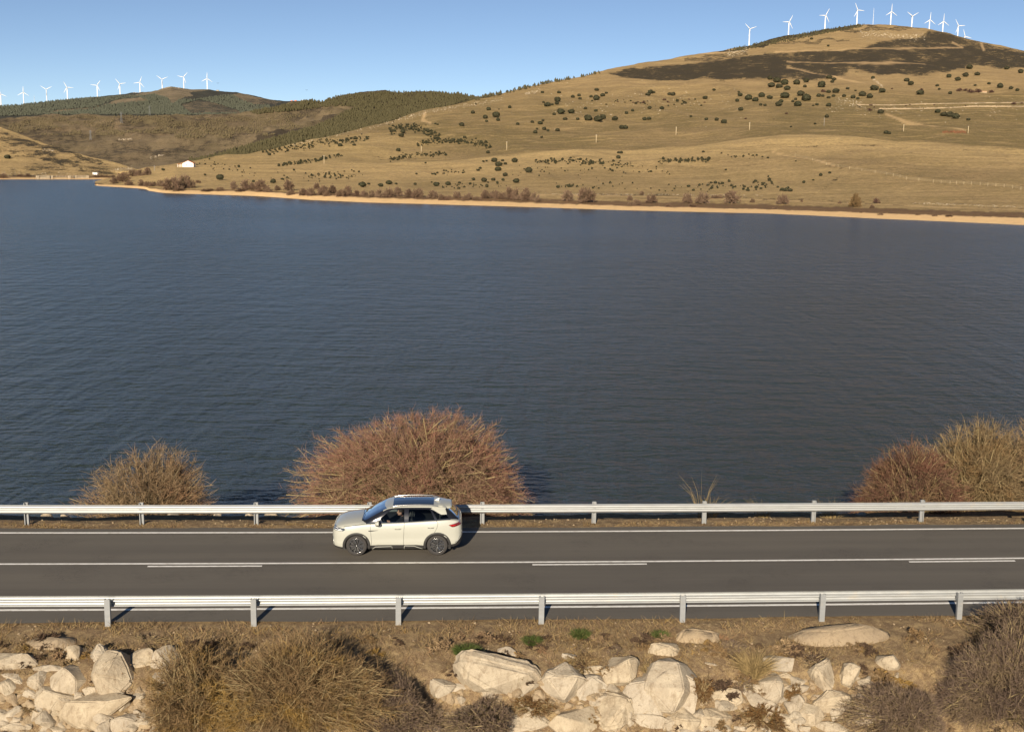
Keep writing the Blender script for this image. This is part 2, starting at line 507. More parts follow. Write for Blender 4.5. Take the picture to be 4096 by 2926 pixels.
    road = ([(2150, 780), (2600, 786), (3072, 800), (3600, 820), (4096, 838), (4700, 858)])
    dr = dline(PX, Y, road)
    sand = np.where(dr < 2.0, np.maximum(sand, 0.35), sand)
    brush = np.where((dline(wx, wy, [(x, y - 5) for x, y in road]) < 2.5), 0.5, brush)
    for ln, w in TRACKS:
        sand = np.maximum(sand, 0.5 * np.clip(1.5 - dline(PX, Y, ln) / max(w, 2.8), 0, 1))
    z = np.zeros_like(sand)
    brush = np.where(sand > 0.5, 0, brush)
    return np.stack([brush, green, bright], -1), np.stack([sand, red, rock], -1)

BIG, T_BIG = patch('hill', 380, 5400, 980, LEV, [3, 8, 12, 22, 26, 22, 30, 36, 40], cover_big, M_HILL, 0.0012, relief=((160.0, 6.0), (45.0, 1.3)))

# ---- the spur on the left shore
SP_R = lv((-1400, 380, 1800), (-500, 450, 1450), (0, 507, 1200), (68, 531, 1150), (122, 552, 1110), (180, 574, 1060), (270, 606, 1000), (360, 630, 960), (450, 648, 930), (518, 668, 900), (545, 676, 890), (600, 690, 870), (680, 712, 850))
fy = lambda x: on_z(x, 717, WATER_Z).y
SP = [[(x, 721, fy(x) - 25) for x in (-1400, 0, 680)], [(x, 716.5, fy(x)) for x in (-1400, 0, 440, 680)],
      [(x, y, fy(x) + 16) for x, y in ((-1400, 706), (0, 707), (300, 706), (500, 707), (680, 714))],
      [(x, y, max(fy(x) + 40, dd)) for x, y, dd in ((-1400, 640, 900), (0, 660, 870), (300, 680, 840), (500, 697, 835), (680, 713, 830))],
      lv((-1400, 540, 1200), (0, 590, 1000), (300, 648, 905), (500, 684, 850), (680, 713, 830)), SP_R]
def cover_spur(PX, Y, D):
    wx, wy = warp(PX, Y, 14)
    ry = np.interp(PX, [q[0] for q in SP_R], [q[1] for q in SP_R])
    brush = np.clip(0.40 + 0.25 * fbm(PX / 60.0, Y / 22.0, 4), 0, 1)
    brush = np.where((wy < ry + 62) & (wy > ry + 14) & (PX < 330), 0.50 + 0.25 * fbm(PX / 30.0, Y / 10.0, 3), brush)
    brush = np.where(dline(wx, wy, [(0, 548), (122, 572), (280, 614), (400, 652)]) < 6, 0.58, brush)
    bright = np.clip(0.35 + 0.5 * fbm(PX / 70.0 + 7, Y / 18.0, 4) + (Y < ry + 9) * 0.5, 0, 1)
    green = np.clip(0.2 + 0.3 * fbm(PX / 50.0, Y / 30.0, 3), 0, 1)
    sand = np.clip((Y - 709.5 - 1.5 * fbm(PX / 30.0, Y / 9.0, 2)) / 2, 0, 1)
    red = np.clip((Y - 700) / 5, 0, 1) * 0.7
    rock = np.clip(0.12 + 0.4 * fbm(PX / 40.0, Y / 16.0, 3), 0, 0.6)
    rock = np.where(dline(wx, wy, [(460, 680), (530, 672)]) < 7, 0.85, rock)
    rock = np.where(dline(wx, wy, [(170, 598), (215, 602)]) < 5, 0.85, rock)
    return np.stack([brush, green, bright], -1), np.stack([sand, red, rock], -1)
SPUR, T_SPUR = patch('left_hill', -1400, 680, 420, SP, [3, 5, 12, 26, 30], cover_spur, M_HILL, 0.0016, relief=((70.0, 2.0),))

# ---- the wooded hill behind
MR = lv((-1400, 476, 2600), (0, 472, 2700), (180, 459, 2750), (450, 458, 2800), (675, 462, 2850), (856, 462, 2900), (968, 453, 3000), (1024, 445, 3050), (1114, 425, 3150), (1218, 407, 3250),
        (1294, 397, 3350), (1407, 383, 3400), (1474, 374, 3450), (1564, 370, 3500), (1699, 371, 3500), (1834, 376, 3450), (1902, 388, 3400), (2100, 400, 3300), (2600, 440, 3200))
MID = [lv((-1400, 720, 1250), (540, 705, 1000), (900, 672, 1150), (1200, 620, 1450), (1500, 560, 1800), (1800, 470, 2250), (2600, 440, 2500)),
       lv((-1400, 620, 1700), (0, 620, 1500), (540, 655, 1250), (900, 622, 1450), (1200, 575, 1750), (1500, 520, 2050), (1800, 450, 2450), (2600, 436, 2700)),
       lv((-1400, 540, 2100), (0, 545, 2000), (540, 560, 1900), (900, 545, 2000), (1200, 500, 2300), (1500, 455, 2600), (1800, 415, 2800), (2600, 432, 2900)),
       lv((-1400, 500, 2400), (0, 500, 2400), (540, 500, 2400), (900, 490, 2500), (1200, 442, 2900), (1500, 405, 3100), (1800, 392, 3150), (2600, 430, 3100)), MR]
WOOD = [(1000, 447), (1120, 424), (1218, 403), (1400, 375), (1560, 362), (1840, 368), (1920, 392), (1700, 448), (1610, 470), (1500, 505), (1380, 540), (1200, 588), (1040, 618), (900, 655), (760, 668), (760, 650),
        (850, 635), (960, 600), (1100, 560), (1250, 520), (1330, 490), (1400, 455), (1480, 425), (1360, 423), (1200, 438), (1024, 458)]
def cover_mid(PX, Y, D):
    wx, wy = warp(PX, Y, 20)
    brush = np.clip(0.45 + 0.20 * fbm(PX / 110.0, Y / 26.0, 4) + 0.12 * fbm(PX / 22.0, Y / 7.0, 3), 0, 1)
    w = inpoly(wx, wy, WOOD)
    brush = np.where(w, 0.85, brush)
    for ln, wd in (([(330, 478), (400, 466), (530, 458)], 6), ([(1090, 520), (1250, 475), (1380, 438)], 13), ([(270, 526), (360, 498)], 3), ([(600, 620), (740, 598), (880, 560)], 5)):
        brush = np.where(dline(wx, wy, ln) < wd, 0.22, brush)
    green = np.clip(0.35 + 0.9 * fbm(PX / 140.0 + 5, Y / 35.0, 4) + (Y < 520) * 0.2, 0, 1)
    bright = np.clip(0.35 + 0.7 * fbm(PX / 60.0 + 9, Y / 14.0, 4) + np.clip((Y - 560) / 100, 0, 0.5), 0, 1)
    rock = np.clip(0.15 + 0.45 * fbm(PX / 40.0, Y / 14.0, 4), 0, 0.8)
    for ln, wd in (([(600, 632), (660, 618)], 5), ([(470, 558), (530, 557)], 4), ([(190, 572), (290, 580)], 4)):
        rock = np.where(dline(wx, wy, ln) < wd, 0.85, rock)
    sand = np.zeros_like(brush)
    for ln, wd in (([(1500, 421), (1620, 423), (1700, 416)], 1.8), ([(1180, 430), (1500, 419)], 1.2)):
        sand = np.maximum(sand, 0.7 * np.clip(1.4 - dline(PX, Y, ln) / wd, 0, 1))
    return np.stack([brush, green, bright], -1), np.stack([sand, sand * 0, rock], -1)
MIDH, T_MID = patch('wooded_hill', -1400, 2600, 720, MID, [18, 26, 30, 34], cover_mid, M_WOODHILL, 0.004, relief=((220.0, 16.0), (90.0, 7.0), (35.0, 2.0)))

# ---- the far ridge with the left row of turbines
FR = lv((-1400, 470, 5600), (-300, 440, 5300), (0, 423, 5200), (90, 417, 5200), (180, 407, 5200), (270, 396, 5150), (392, 390, 5100), (482, 383, 5100), (536, 371, 5050), (558, 369, 5050), (630, 359, 5000), (653, 352, 5000), (684, 346, 5000), (720, 350, 5000),
        (765, 354, 5000), (828, 359, 5000), (882, 365, 5000), (941, 371, 5000), (1024, 383, 5050), (1082, 397, 5100), (1132, 403, 5200), (1218, 405, 5300), (1500, 410, 5400), (2000, 420, 5600))
FAR = [lv((-1400, 540, 3000), (2000, 540, 3600)), lv((-1400, 500, 3500), (0, 480, 3500), (1000, 470, 3700), (2000, 500, 4200)),
       lv((-1400, 485, 4200), (0, 452, 4200), (650, 420, 4200), (1000, 430, 4300), (2000, 460, 4800)), FR]
def far_bare(wx, wy):
    b = inpoly(wx, wy, [(500, 385), (560, 372), (640, 350), (690, 340), (800, 352), (850, 362), (760, 368), (770, 385), (720, 395), (700, 415), (690, 418), (670, 395), (620, 380)])
    b |= inpoly(wx, wy, [(160, 455), (250, 440), (380, 430), (420, 415), (480, 398), (560, 392), (600, 404), (500, 414), (430, 420), (380, 435), (260, 447)])
    b |= inpoly(wx, wy, [(720, 420), (800, 400), (860, 415), (960, 445), (960, 456), (760, 456)])
    b |= inpoly(wx, wy, [(925, 378), (970, 372), (1060, 392), (1130, 410), (1110, 420), (1024, 424), (960, 400)])
    b |= inpoly(wx, wy, [(215, 398), (270, 392), (290, 398), (240, 403)])
    return b
def cover_far(PX, Y, D):
    wx, wy = warp(PX, Y, 7)
    b = far_bare(wx, wy)
    brush = np.where(b, 0.34, 0.9)
    brush = np.where(b & (PX > 720) & (Y > 400), 0.52, brush)
    bright = np.clip(0.5 + 0.5 * fbm(PX / 40.0, Y / 12.0, 3), 0, 1)
    rock = np.where(b, 0.35, 0.1)
    rock = np.where((dline(wx, wy, [(640, 352), (690, 346), (720, 351)]) < 6) | (dline(wx, wy, [(534, 371), (560, 370)]) < 5), 0.95, rock)
    z = np.zeros_like(brush)
    return np.stack([brush, z + 0.2, bright], -1), np.stack([z, z, rock], -1)
FARH, T_FAR = patch('far_hill', -1400, 2000, 640, FAR, [8, 22, 34], cover_far, M_FARHILL, 0.0016, relief=((300.0, 9.0),))

TREES_T = {'big': T_BIG, 'spur': T_SPUR, 'mid': T_MID, 'far': T_FAR}
def hit(px, py, which=None):
    """first hillside point along the ray through a photo pixel"""
    d = raydir(px, py).normalized()
    best = None
    for k, t in TREES_T.items():
        if which and k != which: continue
        loc, nrm, i, dist = t.ray_cast(CAM, d)
        if loc is not None and (best is None or dist < best[1]): best = (loc, dist)
    return best[0] if best else None
def ground_z(x, y, which='big'):
    loc, n, i, d = TREES_T[which].ray_cast(Vector((x, y, 3000)), Vector((0, 0, -1)))
    return loc.z if loc is not None else 0.0

# ---- water
def water():
    t = NT('lake_water')
    P = t.pos()
    # wind waves: crests across the view, drifting diagonally
    def wv(sx, sy, ang, scale, det, rough=0.55):
        mp = t.n('ShaderNodeMapping')
        t.l(P, mp.inputs[0])
        mp.inputs['Rotation'].default_value = (0, 0, math.radians(ang))
        mp.inputs['Scale'].default_value = (sx, sy, 1)
        return t.noise(mp.outputs[0], scale, det, rough, dist=0.25)
    h1 = wv(0.40, 1.0, 28, 0.42, 2)
    h2 = wv(0.50, 1.0, -18, 1.0, 2)
    h3 = wv(0.60, 1.0, 6, 2.7, 3, 0.6)
    h4 = wv(1.0, 0.20, 10, 0.62, 2)
    big = t.noise(t.pos((0.35, 1, 1)), 0.02, 4)
    h = t.math('ADD', t.math('MULTIPLY', h1, 0.55), t.math('MULTIPLY', h2, 0.30))
    h = t.math('ADD', h, t.math('MULTIPLY', h3, 0.20))
    h = t.math('ADD', h, t.math('MULTIPLY', h4, 0.55))
    b = t.n('ShaderNodeBump')
    t.l(h, b.inputs['Height'])
    t.l(t.math('MULTIPLY_ADD', t.ramp(big, 0.3, 0.7), 0.5, 0.6), b.inputs['Strength'])
    b.inputs['Distance'].default_value = 1.45
    t.base((0.026, 0.035, 0.032), 0.22, 0, 0.5)
    t.b.inputs['IOR'].default_value = 1.333
    t.l(b.outputs[0], t.b.inputs['Normal'])
    xs = [-2500, 2500]
    v = [(-2500, 36, WATER_Z), (2500, 36, WATER_Z), (2500, 1500, WATER_Z), (-2500, 1500, WATER_Z)]
    me = np_mesh('water', v, [[0, 1, 2, 3]])
    return tag(link('water', me, None, t.m), kind='structure')
water()
# ================================================================ road and its banks
TH, KC = 0.0496, 3.92e-4
def rp(s, Y, z=0.0):
    return Vector((s * math.cos(TH), Y + s * s * KC + s * math.sin(TH), z))
def rdir(s):
    return Vector((math.cos(TH), 2 * s * KC + math.sin(TH), 0)).normalized()

def ground_mat():
    t = NT('verge_soil')
    P = t.pos()
    big = t.noise(P, 0.8, 5); mid = t.noise(P, 5, 6, 0.65); fine = t.noise(P, 38, 5, 0.75)
    c = t.mix(t.ramp(big, 0.35, 0.65), (0.34, 0.25, 0.135), (0.42, 0.30, 0.15))
    c = t.mix(t.ramp(mid, 0.42, 0.66), (0.20, 0.135, 0.078), c)
    c = t.mix(t.math('MULTIPLY', t.ramp(fine, 0.5, 0.68), 0.6), c, (0.46, 0.36, 0.22))
    c = t.mix(t.math('MULTIPLY', t.ramp(fine, 0.48, 0.36), 0.5), c, (0.09, 0.06, 0.035))
    t.base(c, 0.95, 0, 0.1)
    t.l(t.bump(t.math('ADD', fine, mid), 0.8, 0.06), t.b.inputs['Normal'])
    return t.m
M_SOIL = ground_mat()

PROF = [(-90, -8.2), (5, -8.0), (16, -7.6), (21, -6.6), (24, -4.9), (26.2, -3.1), (27.6, -1.75), (28.5, -0.85), (29.0, -0.42), (29.8, -0.20), (30.7, -0.10), (31.25, -0.06), (32.5, -0.03),
        (39.4, -0.03), (39.95, -0.05), (40.5, -0.08), (41.05, -0.11), (41.2, -0.24), (41.6, -0.55), (42.6, -0.72), (44.1, -0.86), (44.9, -1.3), (46.5, -2.4), (48.5, -3.6), (50.5, -4.5), (54, -5.4), (70, -6.5)]
def embankment():
    ys = np.unique(np.concatenate([np.linspace(-90, 20, 18), np.linspace(20, 26, 20), np.linspace(26, 32.6, 76), np.linspace(32.6, 39.3, 5), np.linspace(39.3, 42.2, 34), np.linspace(42.2, 54, 34), [60, 70]]))
    ss = np.unique(np.concatenate([np.linspace(-260, -32, 60), np.linspace(-32, 34, 480), np.linspace(34, 260, 60)]))
    S, Y = np.meshgrid(ss, ys)
    Z = np.interp(Y, [p[0] for p in PROF], [p[1] for p in PROF])
    road = np.clip(np.minimum(np.abs(Y - 31.3), np.abs(Y - 39.9)) / 0.5, 0, 1)
    road = np.where((Y > 31.3) & (Y < 39.9), 0, road)
    Z = Z + road * (0.05 * fbm(S / 0.5, Y / 0.35, 4) + 0.10 * fbm(S / 2.7 + 9, Y / 1.9, 3))
    sl = np.clip((29.4 - Y) / 1.5, 0, 1) + 0.25 * np.clip((Y - 41.4) / 1.0, 0, 1)
    Z = Z + sl * 0.35 * fbm(S / 1.9 + 5, Y / 1.4 + 2, 4)
    X = S * math.cos(TH); YY = Y + S * S * KC + S * math.sin(TH)
    n, m = S.shape
    idx = np.arange(n * m).reshape(n, m)
    f = np.stack([idx[:-1, :-1], idx[:-1, 1:], idx[1:, 1:], idx[1:, :-1]], -1).reshape(-1, 4)
    v = np.stack([X, YY, Z], -1).reshape(-1, 3)
    me = np_mesh('embankment', v, f, smooth=True)
    tag(link('embankment', me, None, M_SOIL), kind='structure')
    return BVHTree.FromPolygons([Vector(p) for p in v.tolist()], f.tolist())
T_BANK = embankment()
def bank_hit(px, py):
    loc, n, i, d = T_BANK.ray_cast(CAM, raydir(px, py).normalized())
    return loc
def bank_z(x, y):
    loc, n, i, d = T_BANK.ray_cast(Vector((x, y, 50)), Vector((0, 0, -1)))
    return loc.z if loc is not None else 0.0

def strip(name, y0, y1, s0, s1, z, mat, ds=4.0, wav=0.0, wav1=0.0, seed=0, kind='structure', parent=None):
    n = max(2, int((s1 - s0) / ds) + 1)
    ss = np.linspace(s0, s1, n)
    v = []
    for k, s in enumerate(ss):
        a = y0 + wav * (vnoise(np.array([s * 0.5 + seed]), np.array([seed * 1.0]))[0] + 0.4 * vnoise(np.array([s * 2.7 + seed]), np.array([3.0]))[0])
        b = y1 + wav1 * (vnoise(np.array([s * 0.5 + seed + 50]), np.array([seed * 2.0]))[0] + 0.4 * vnoise(np.array([s * 2.7 + seed]), np.array([9.0]))[0])
        v += [rp(s, a, z), rp(s, b, z)]
    f = [[2 * i, 2 * i + 2, 2 * i + 3, 2 * i + 1] for i in range(n - 1)]
    me = np_mesh(name, [tuple(q) for q in v], f, smooth=True)
    return tag(link(name, me, parent, mat), kind=kind)

def asphalt():
    t = NT('asphalt')
    mp = t.n('ShaderNodeMapping')
    t.l(t.pos(), mp.inputs[0])
    mp.inputs['Rotation'].default_value = (0, 0, -TH)
    along = t.n('ShaderNodeMapping'); t.l(mp.outputs[0], along.inputs[0]); along.inputs['Scale'].default_value = (0.045, 1.0, 1)
    st = t.noise(along.outputs[0], 0.9, 4, 0.55)
    al2 = t.n('ShaderNodeMapping'); t.l(mp.outputs[0], al2.inputs[0]); al2.inputs['Scale'].default_value = (0.05, 1.0, 1)
    st2 = t.noise(al2.outputs[0], 7.0, 4, 0.6)
    blot = t.noise(t.pos(), 0.5, 5, 0.6)
    grain = t.noise(t.pos(), 130, 3, 0.8)
    c = t.mix(t.ramp(st, 0.3, 0.7), (0.088, 0.080, 0.067), (0.132, 0.119, 0.096))
    c = t.mix(t.math('MULTIPLY', t.ramp(st2, 0.55, 0.75), 0.35), c, (0.155, 0.135, 0.11))
    c = t.mix(t.math('MULTIPLY', t.ramp(blot, 0.5, 0.7), 0.25), c, (0.078, 0.067, 0.056))
    c = t.mix(t.math('MULTIPLY', t.ramp(grain, 0.35, 0.7), 0.5), c, (0.15, 0.13, 0.105))
    sep = t.n('ShaderNodeSeparateXYZ'); t.l(mp.outputs[0], sep.inputs[0])
    cr = t.noise(t.pos(), 1.3, 8, 0.75, dist=1.5)
    crack = t.math('COMPARE', cr, 0.5, 0.0035)
    c = t.mix(t.math('MULTIPLY', crack, t.ramp(blot, 0.5, 0.62)), c, (0.03, 0.028, 0.025))
    t.base(c, 0.8, 0, 0.35)
    t.l(t.bump(grain, 0.35, 0.01), t.b.inputs['Normal'])
    return t.m
strip('road', 31.38, 39.80, -260, 260, 0.0, asphalt(), 0.35, 0.05, 0.07, 3)
def paint():
    t = NT('road_paint')
    w = t.noise(t.pos((0.3, 1, 1)), 14, 6, 0.75)
    c = t.mix(t.ramp(w, 0.36, 0.52), (0.55, 0.52, 0.46), (0.86, 0.84, 0.78))
    t.base(c, 0.6, 0, 0.3)
    return t.m
M_PAINT = paint()
for nm, yc, w in (('edge_line', 39.30, 0.13), ('centre_line', 36.16, 0.12), ('edge_line', 32.30, 0.13)):
    strip(nm, yc - w / 2, yc + w / 2, -260, 260, 0.005, M_PAINT, 2.0)
# broken line beside the solid centre line (photo pixels of the ends)
for xa, xb in ((592, 1052), (2130, 2588), (3652, 4078)):
    sa = on_z(xa, 2262, 0.0).x / math.cos(TH); sb = on_z(xb, 2256, 0.0).x / math.cos(TH)
    strip('lane_dash', 35.91 - 0.05, 35.91 + 0.06, sa, sb, 0.005, M_PAINT, 0.5)

# ---------------------------------------------------------------- guard rails
def galv(name, base, rough=0.42, metal=0.75):
    t = NT(name)
    P = t.obj()
    mp = t.n('ShaderNodeMapping'); t.l(t.pos(), mp.inputs[0]); mp.inputs['Scale'].default_value = (0.25, 1, 1)
    streak = t.noise(mp.outputs[0], 9, 5, 0.6)
    sp = t.noise(t.pos(), 60, 3, 0.6)
    c = t.mix(t.ramp(streak, 0.35, 0.7), tuple(x * 0.86 for x in base), base)
    c = t.mix(t.math('MULTIPLY', t.ramp(t.noise(t.pos(), 2.3, 5), 0.6, 0.75), 0.35), c, (0.50, 0.42, 0.30))
    t.base(c, rough, metal, 0.5)
    t.l(t.math('MULTIPLY_ADD', sp, 0.25, rough - 0.1), t.b.inputs['Roughness'])
    return t.m
M_BEAM = galv('galvanised_beam', (0.43, 0.44, 0.43), 0.5, 0.5)
M_POST = galv('galvanised_post', (0.30, 0.31, 0.31), 0.6, 0.35)

bm = bmesh.new()
tube(bm, [(0, 0, 0), (0, 0.036, 0)], 0.016, 6)
BOLT = bpy.data.meshes.new('bolt'); bm.to_mesh(BOLT); bm.free(); BOLT.materials.append(M_POST)
WP = [(0.0, 0.015), (0.018, 0.03), (0.045, 0.078), (0.062, 0.084), (0.09, 0.084), (0.107, 0.078), (0.138, 0.008), (0.155, 0.0), (0.172, 0.008), (0.203, 0.078), (0.22, 0.084),
      (0.248, 0.084), (0.265, 0.078), (0.292, 0.03), (0.31, 0.015)]
def guard_rail(Yp, s0, n, face, label, zb=-0.10, up=0.0):
    root = empty('guard_rail', rp(s0, Yp, zb))
    tag(root, label, 'guard rail')
    o0 = rp(s0, Yp, zb)
    jit = random.Random(int(Yp * 10))
    for i in range(n):
        s = s0 + 4 * i
        # post: a rolled C section
        p = rp(s, Yp, zb); d = rdir(s); nrm = Vector((-d.y, d.x, 0)) * face
        bm = bmesh.new()
        prof = [(-0.075, 0), (0.075, 0), (0.075, 0.10), (0.045, 0.10), (0.045, 0.092), (0.067, 0.092), (0.067, 0.008), (-0.067, 0.008), (-0.067, 0.092), (-0.045, 0.092), (-0.045, 0.10), (-0.075, 0.10)]
        lo = [bm.verts.new((a, b - 0.05, -0.5)) for a, b in prof]
        hi = [bm.verts.new((a, b - 0.05, 0.83)) for a, b in prof]
        for k in range(12):
            bm.faces.new((lo[k], lo[(k + 1) % 12], hi[(k + 1) % 12], hi[k]))
        bm.faces.new(hi)
        ob = bm_obj('post', bm, M_POST, root)
        ob.location = p - o0
        ob.rotation_euler = (jit.uniform(-.012, .012), jit.uniform(-.012, .012), math.atan2(d.y, d.x) + (0 if face > 0 else PI))
        # spacer bracket between post and beam
        bm = bmesh.new()
        box(bm, (-0.06, 0.055, 0.55), (0.06, 0.155, 0.74))
        bmesh.ops.bevel(bm, geom=bm.edges[:], offset=0.012, segments=2, affect='EDGES')
        ob2 = bm_obj('spacer', bm, M_POST, root)
        ob2.location = p - o0
        ob2.rotation_euler = ob.rotation_euler
        for zz in (0.60, 0.69):
            link('bolt', BOLT, ob2).location = (0, 0.15, zz)
        # beam of 4.15 m, lapping over the next one
        if i == n - 1: continue
        bm = bmesh.new()
        rows = []
        lift = 0.003 * (i % 2)
        for j in range(7):
            sj = s - 0.16 + (4.3) * j / 6
            q = rp(sj, Yp, zb); dd = rdir(sj); nn = Vector((-dd.y, dd.x, 0)) * face
            row = [bm.verts.new(q - o0 + nn * (0.152 + b + lift) + Vector((0, 0, 0.485 + up + a))) for a, b in WP]
            row += [bm.verts.new(q - o0 + nn * (0.152 + b + lift - 0.0028) + Vector((0, 0, 0.485 + up + a))) for a, b in reversed(WP)]
            rows.append(row)
        m = len(rows[0])
        for a, b in zip(rows[:-1], rows[1:]):
            for k in range(m):
                bm.faces.new((a[k], a[(k + 1) % m], b[(k + 1) % m], b[k]))
        bm.faces.new(rows[0]); bm.faces.new(rows[-1][::-1])
        bmesh.ops.recalc_face_normals(bm, faces=bm.faces[:])
        bm_obj('beam', bm, M_BEAM, root)
    return root
guard_rail(31.245, -11.1 - 24, 19, 1, 'near galvanised steel guard rail nearest the camera, seen from behind', up=0.065)
guard_rail(40.44, -17.006 - 20, 20, -1, 'far galvanised steel guard rail along the lake side of the road, behind the car')

# ---------------------------------------------------------------- rocks
def rock_material(name, c1, c2, c3):
    t = NT(name)
    P = t.obj()
    info = t.n('ShaderNodeObjectInfo')
    ad = t.n('ShaderNodeVectorMath', operation='ADD'); t.l(t.pos(), ad.inputs[0]); t.l(info.outputs['Random'], ad.inputs[1])
    a = t.noise(ad.outputs[0], 2.2, 6, 0.6); b = t.noise(ad.outputs[0], 14, 6, 0.7); s = t.noise(ad.outputs[0], 60, 3, 0.7)
    c = t.mix(t.ramp(a, 0.35, 0.62), c1, c2)
    c = t.mix(t.math('MULTIPLY', t.ramp(info.outputs['Random'], 0.2, 1.0), 0.5), c, c3)
    c = t.mix(t.math('MULTIPLY', t.ramp(b, 0.55, 0.72), 0.6), c, (0.26, 0.195, 0.12))
    c = t.mix(t.math('MULTIPLY', t.ramp(t.noise(t.pos((3, 3, .7)), 2.4, 5, 0.7), 0.52, 0.66), 0.65), c, (0.22, 0.165, 0.105))
    c = t.mix(t.math('MULTIPLY', t.ramp(s, 0.5, 0.36), 0.35), c, (0.20, 0.165, 0.12))
    t.base(c, 0.92, 0, 0.2)
    t.l(t.bump(t.math('ADD', b, t.math('MULTIPLY', s, 0.4)), 0.7, 0.05), t.b.inputs['Normal'])
    return t.m
M_ROCK = rock_material('pale_granite', (0.35, 0.28, 0.19), (0.48, 0.40, 0.28), (0.40, 0.36, 0.30))
M_ROCKTAN = rock_material('soil_covered_rock', (0.33, 0.25, 0.16), (0.38, 0.29, 0.18), (0.30, 0.24, 0.17))

def rock_bm(w, d, h, seed, npts=20, bev=0.06, flat=0.3):
    r = random.Random(seed)
    bm = bmesh.new()
    for k in range(npts):
        z = r.uniform(-1, 1); a = r.uniform(0, 2 * PI); q = math.sqrt(1 - z * z)
        e = r.uniform(0.86, 1.08)
        v = Vector((q * math.cos(a), q * math.sin(a), z))
        m = max(abs(v.x), abs(v.y), abs(v.z))
        v = v * (1 - flat) + v / m * flat
        bm.verts.new((v.x * w / 2 * e, v.y * d / 2 * e, v.z * h / 2 * e))
    ch = bmesh.ops.convex_hull(bm, input=bm.verts[:])
    bmesh.ops.delete(bm, geom=[v for v in bm.verts if not v.link_faces], context='VERTS')
    bmesh.ops.dissolve_limit(bm, angle_limit=0.22, verts=bm.verts[:], edges=bm.edges[:])
    bmesh.ops.bevel(bm, geom=bm.edges[:], offset=bev * min(w, d, h), segments=3, affect='EDGES', clamp_overlap=True)
    bmesh.ops.triangulate(bm, faces=bm.faces[:])
    long_e = [e for e in bm.edges if e.calc_length() > 0.22 * max(w, h)]
    bmesh.ops.subdivide_edges(bm, edges=long_e, cuts=1)
    bmesh.ops.triangulate(bm, faces=bm.faces[:])
    from mathutils import noise as mn
    off = Vector((seed * 3.1, seed * 1.7, 0))
    for v in bm.verts:
        k = mn.fractal(v.co * (2.2 / max(w, 0.3)) + off, 0.7, 2.1, 4)
        v.co += v.co.normalized() * k * 0.07 * min(w, h)
    return bm

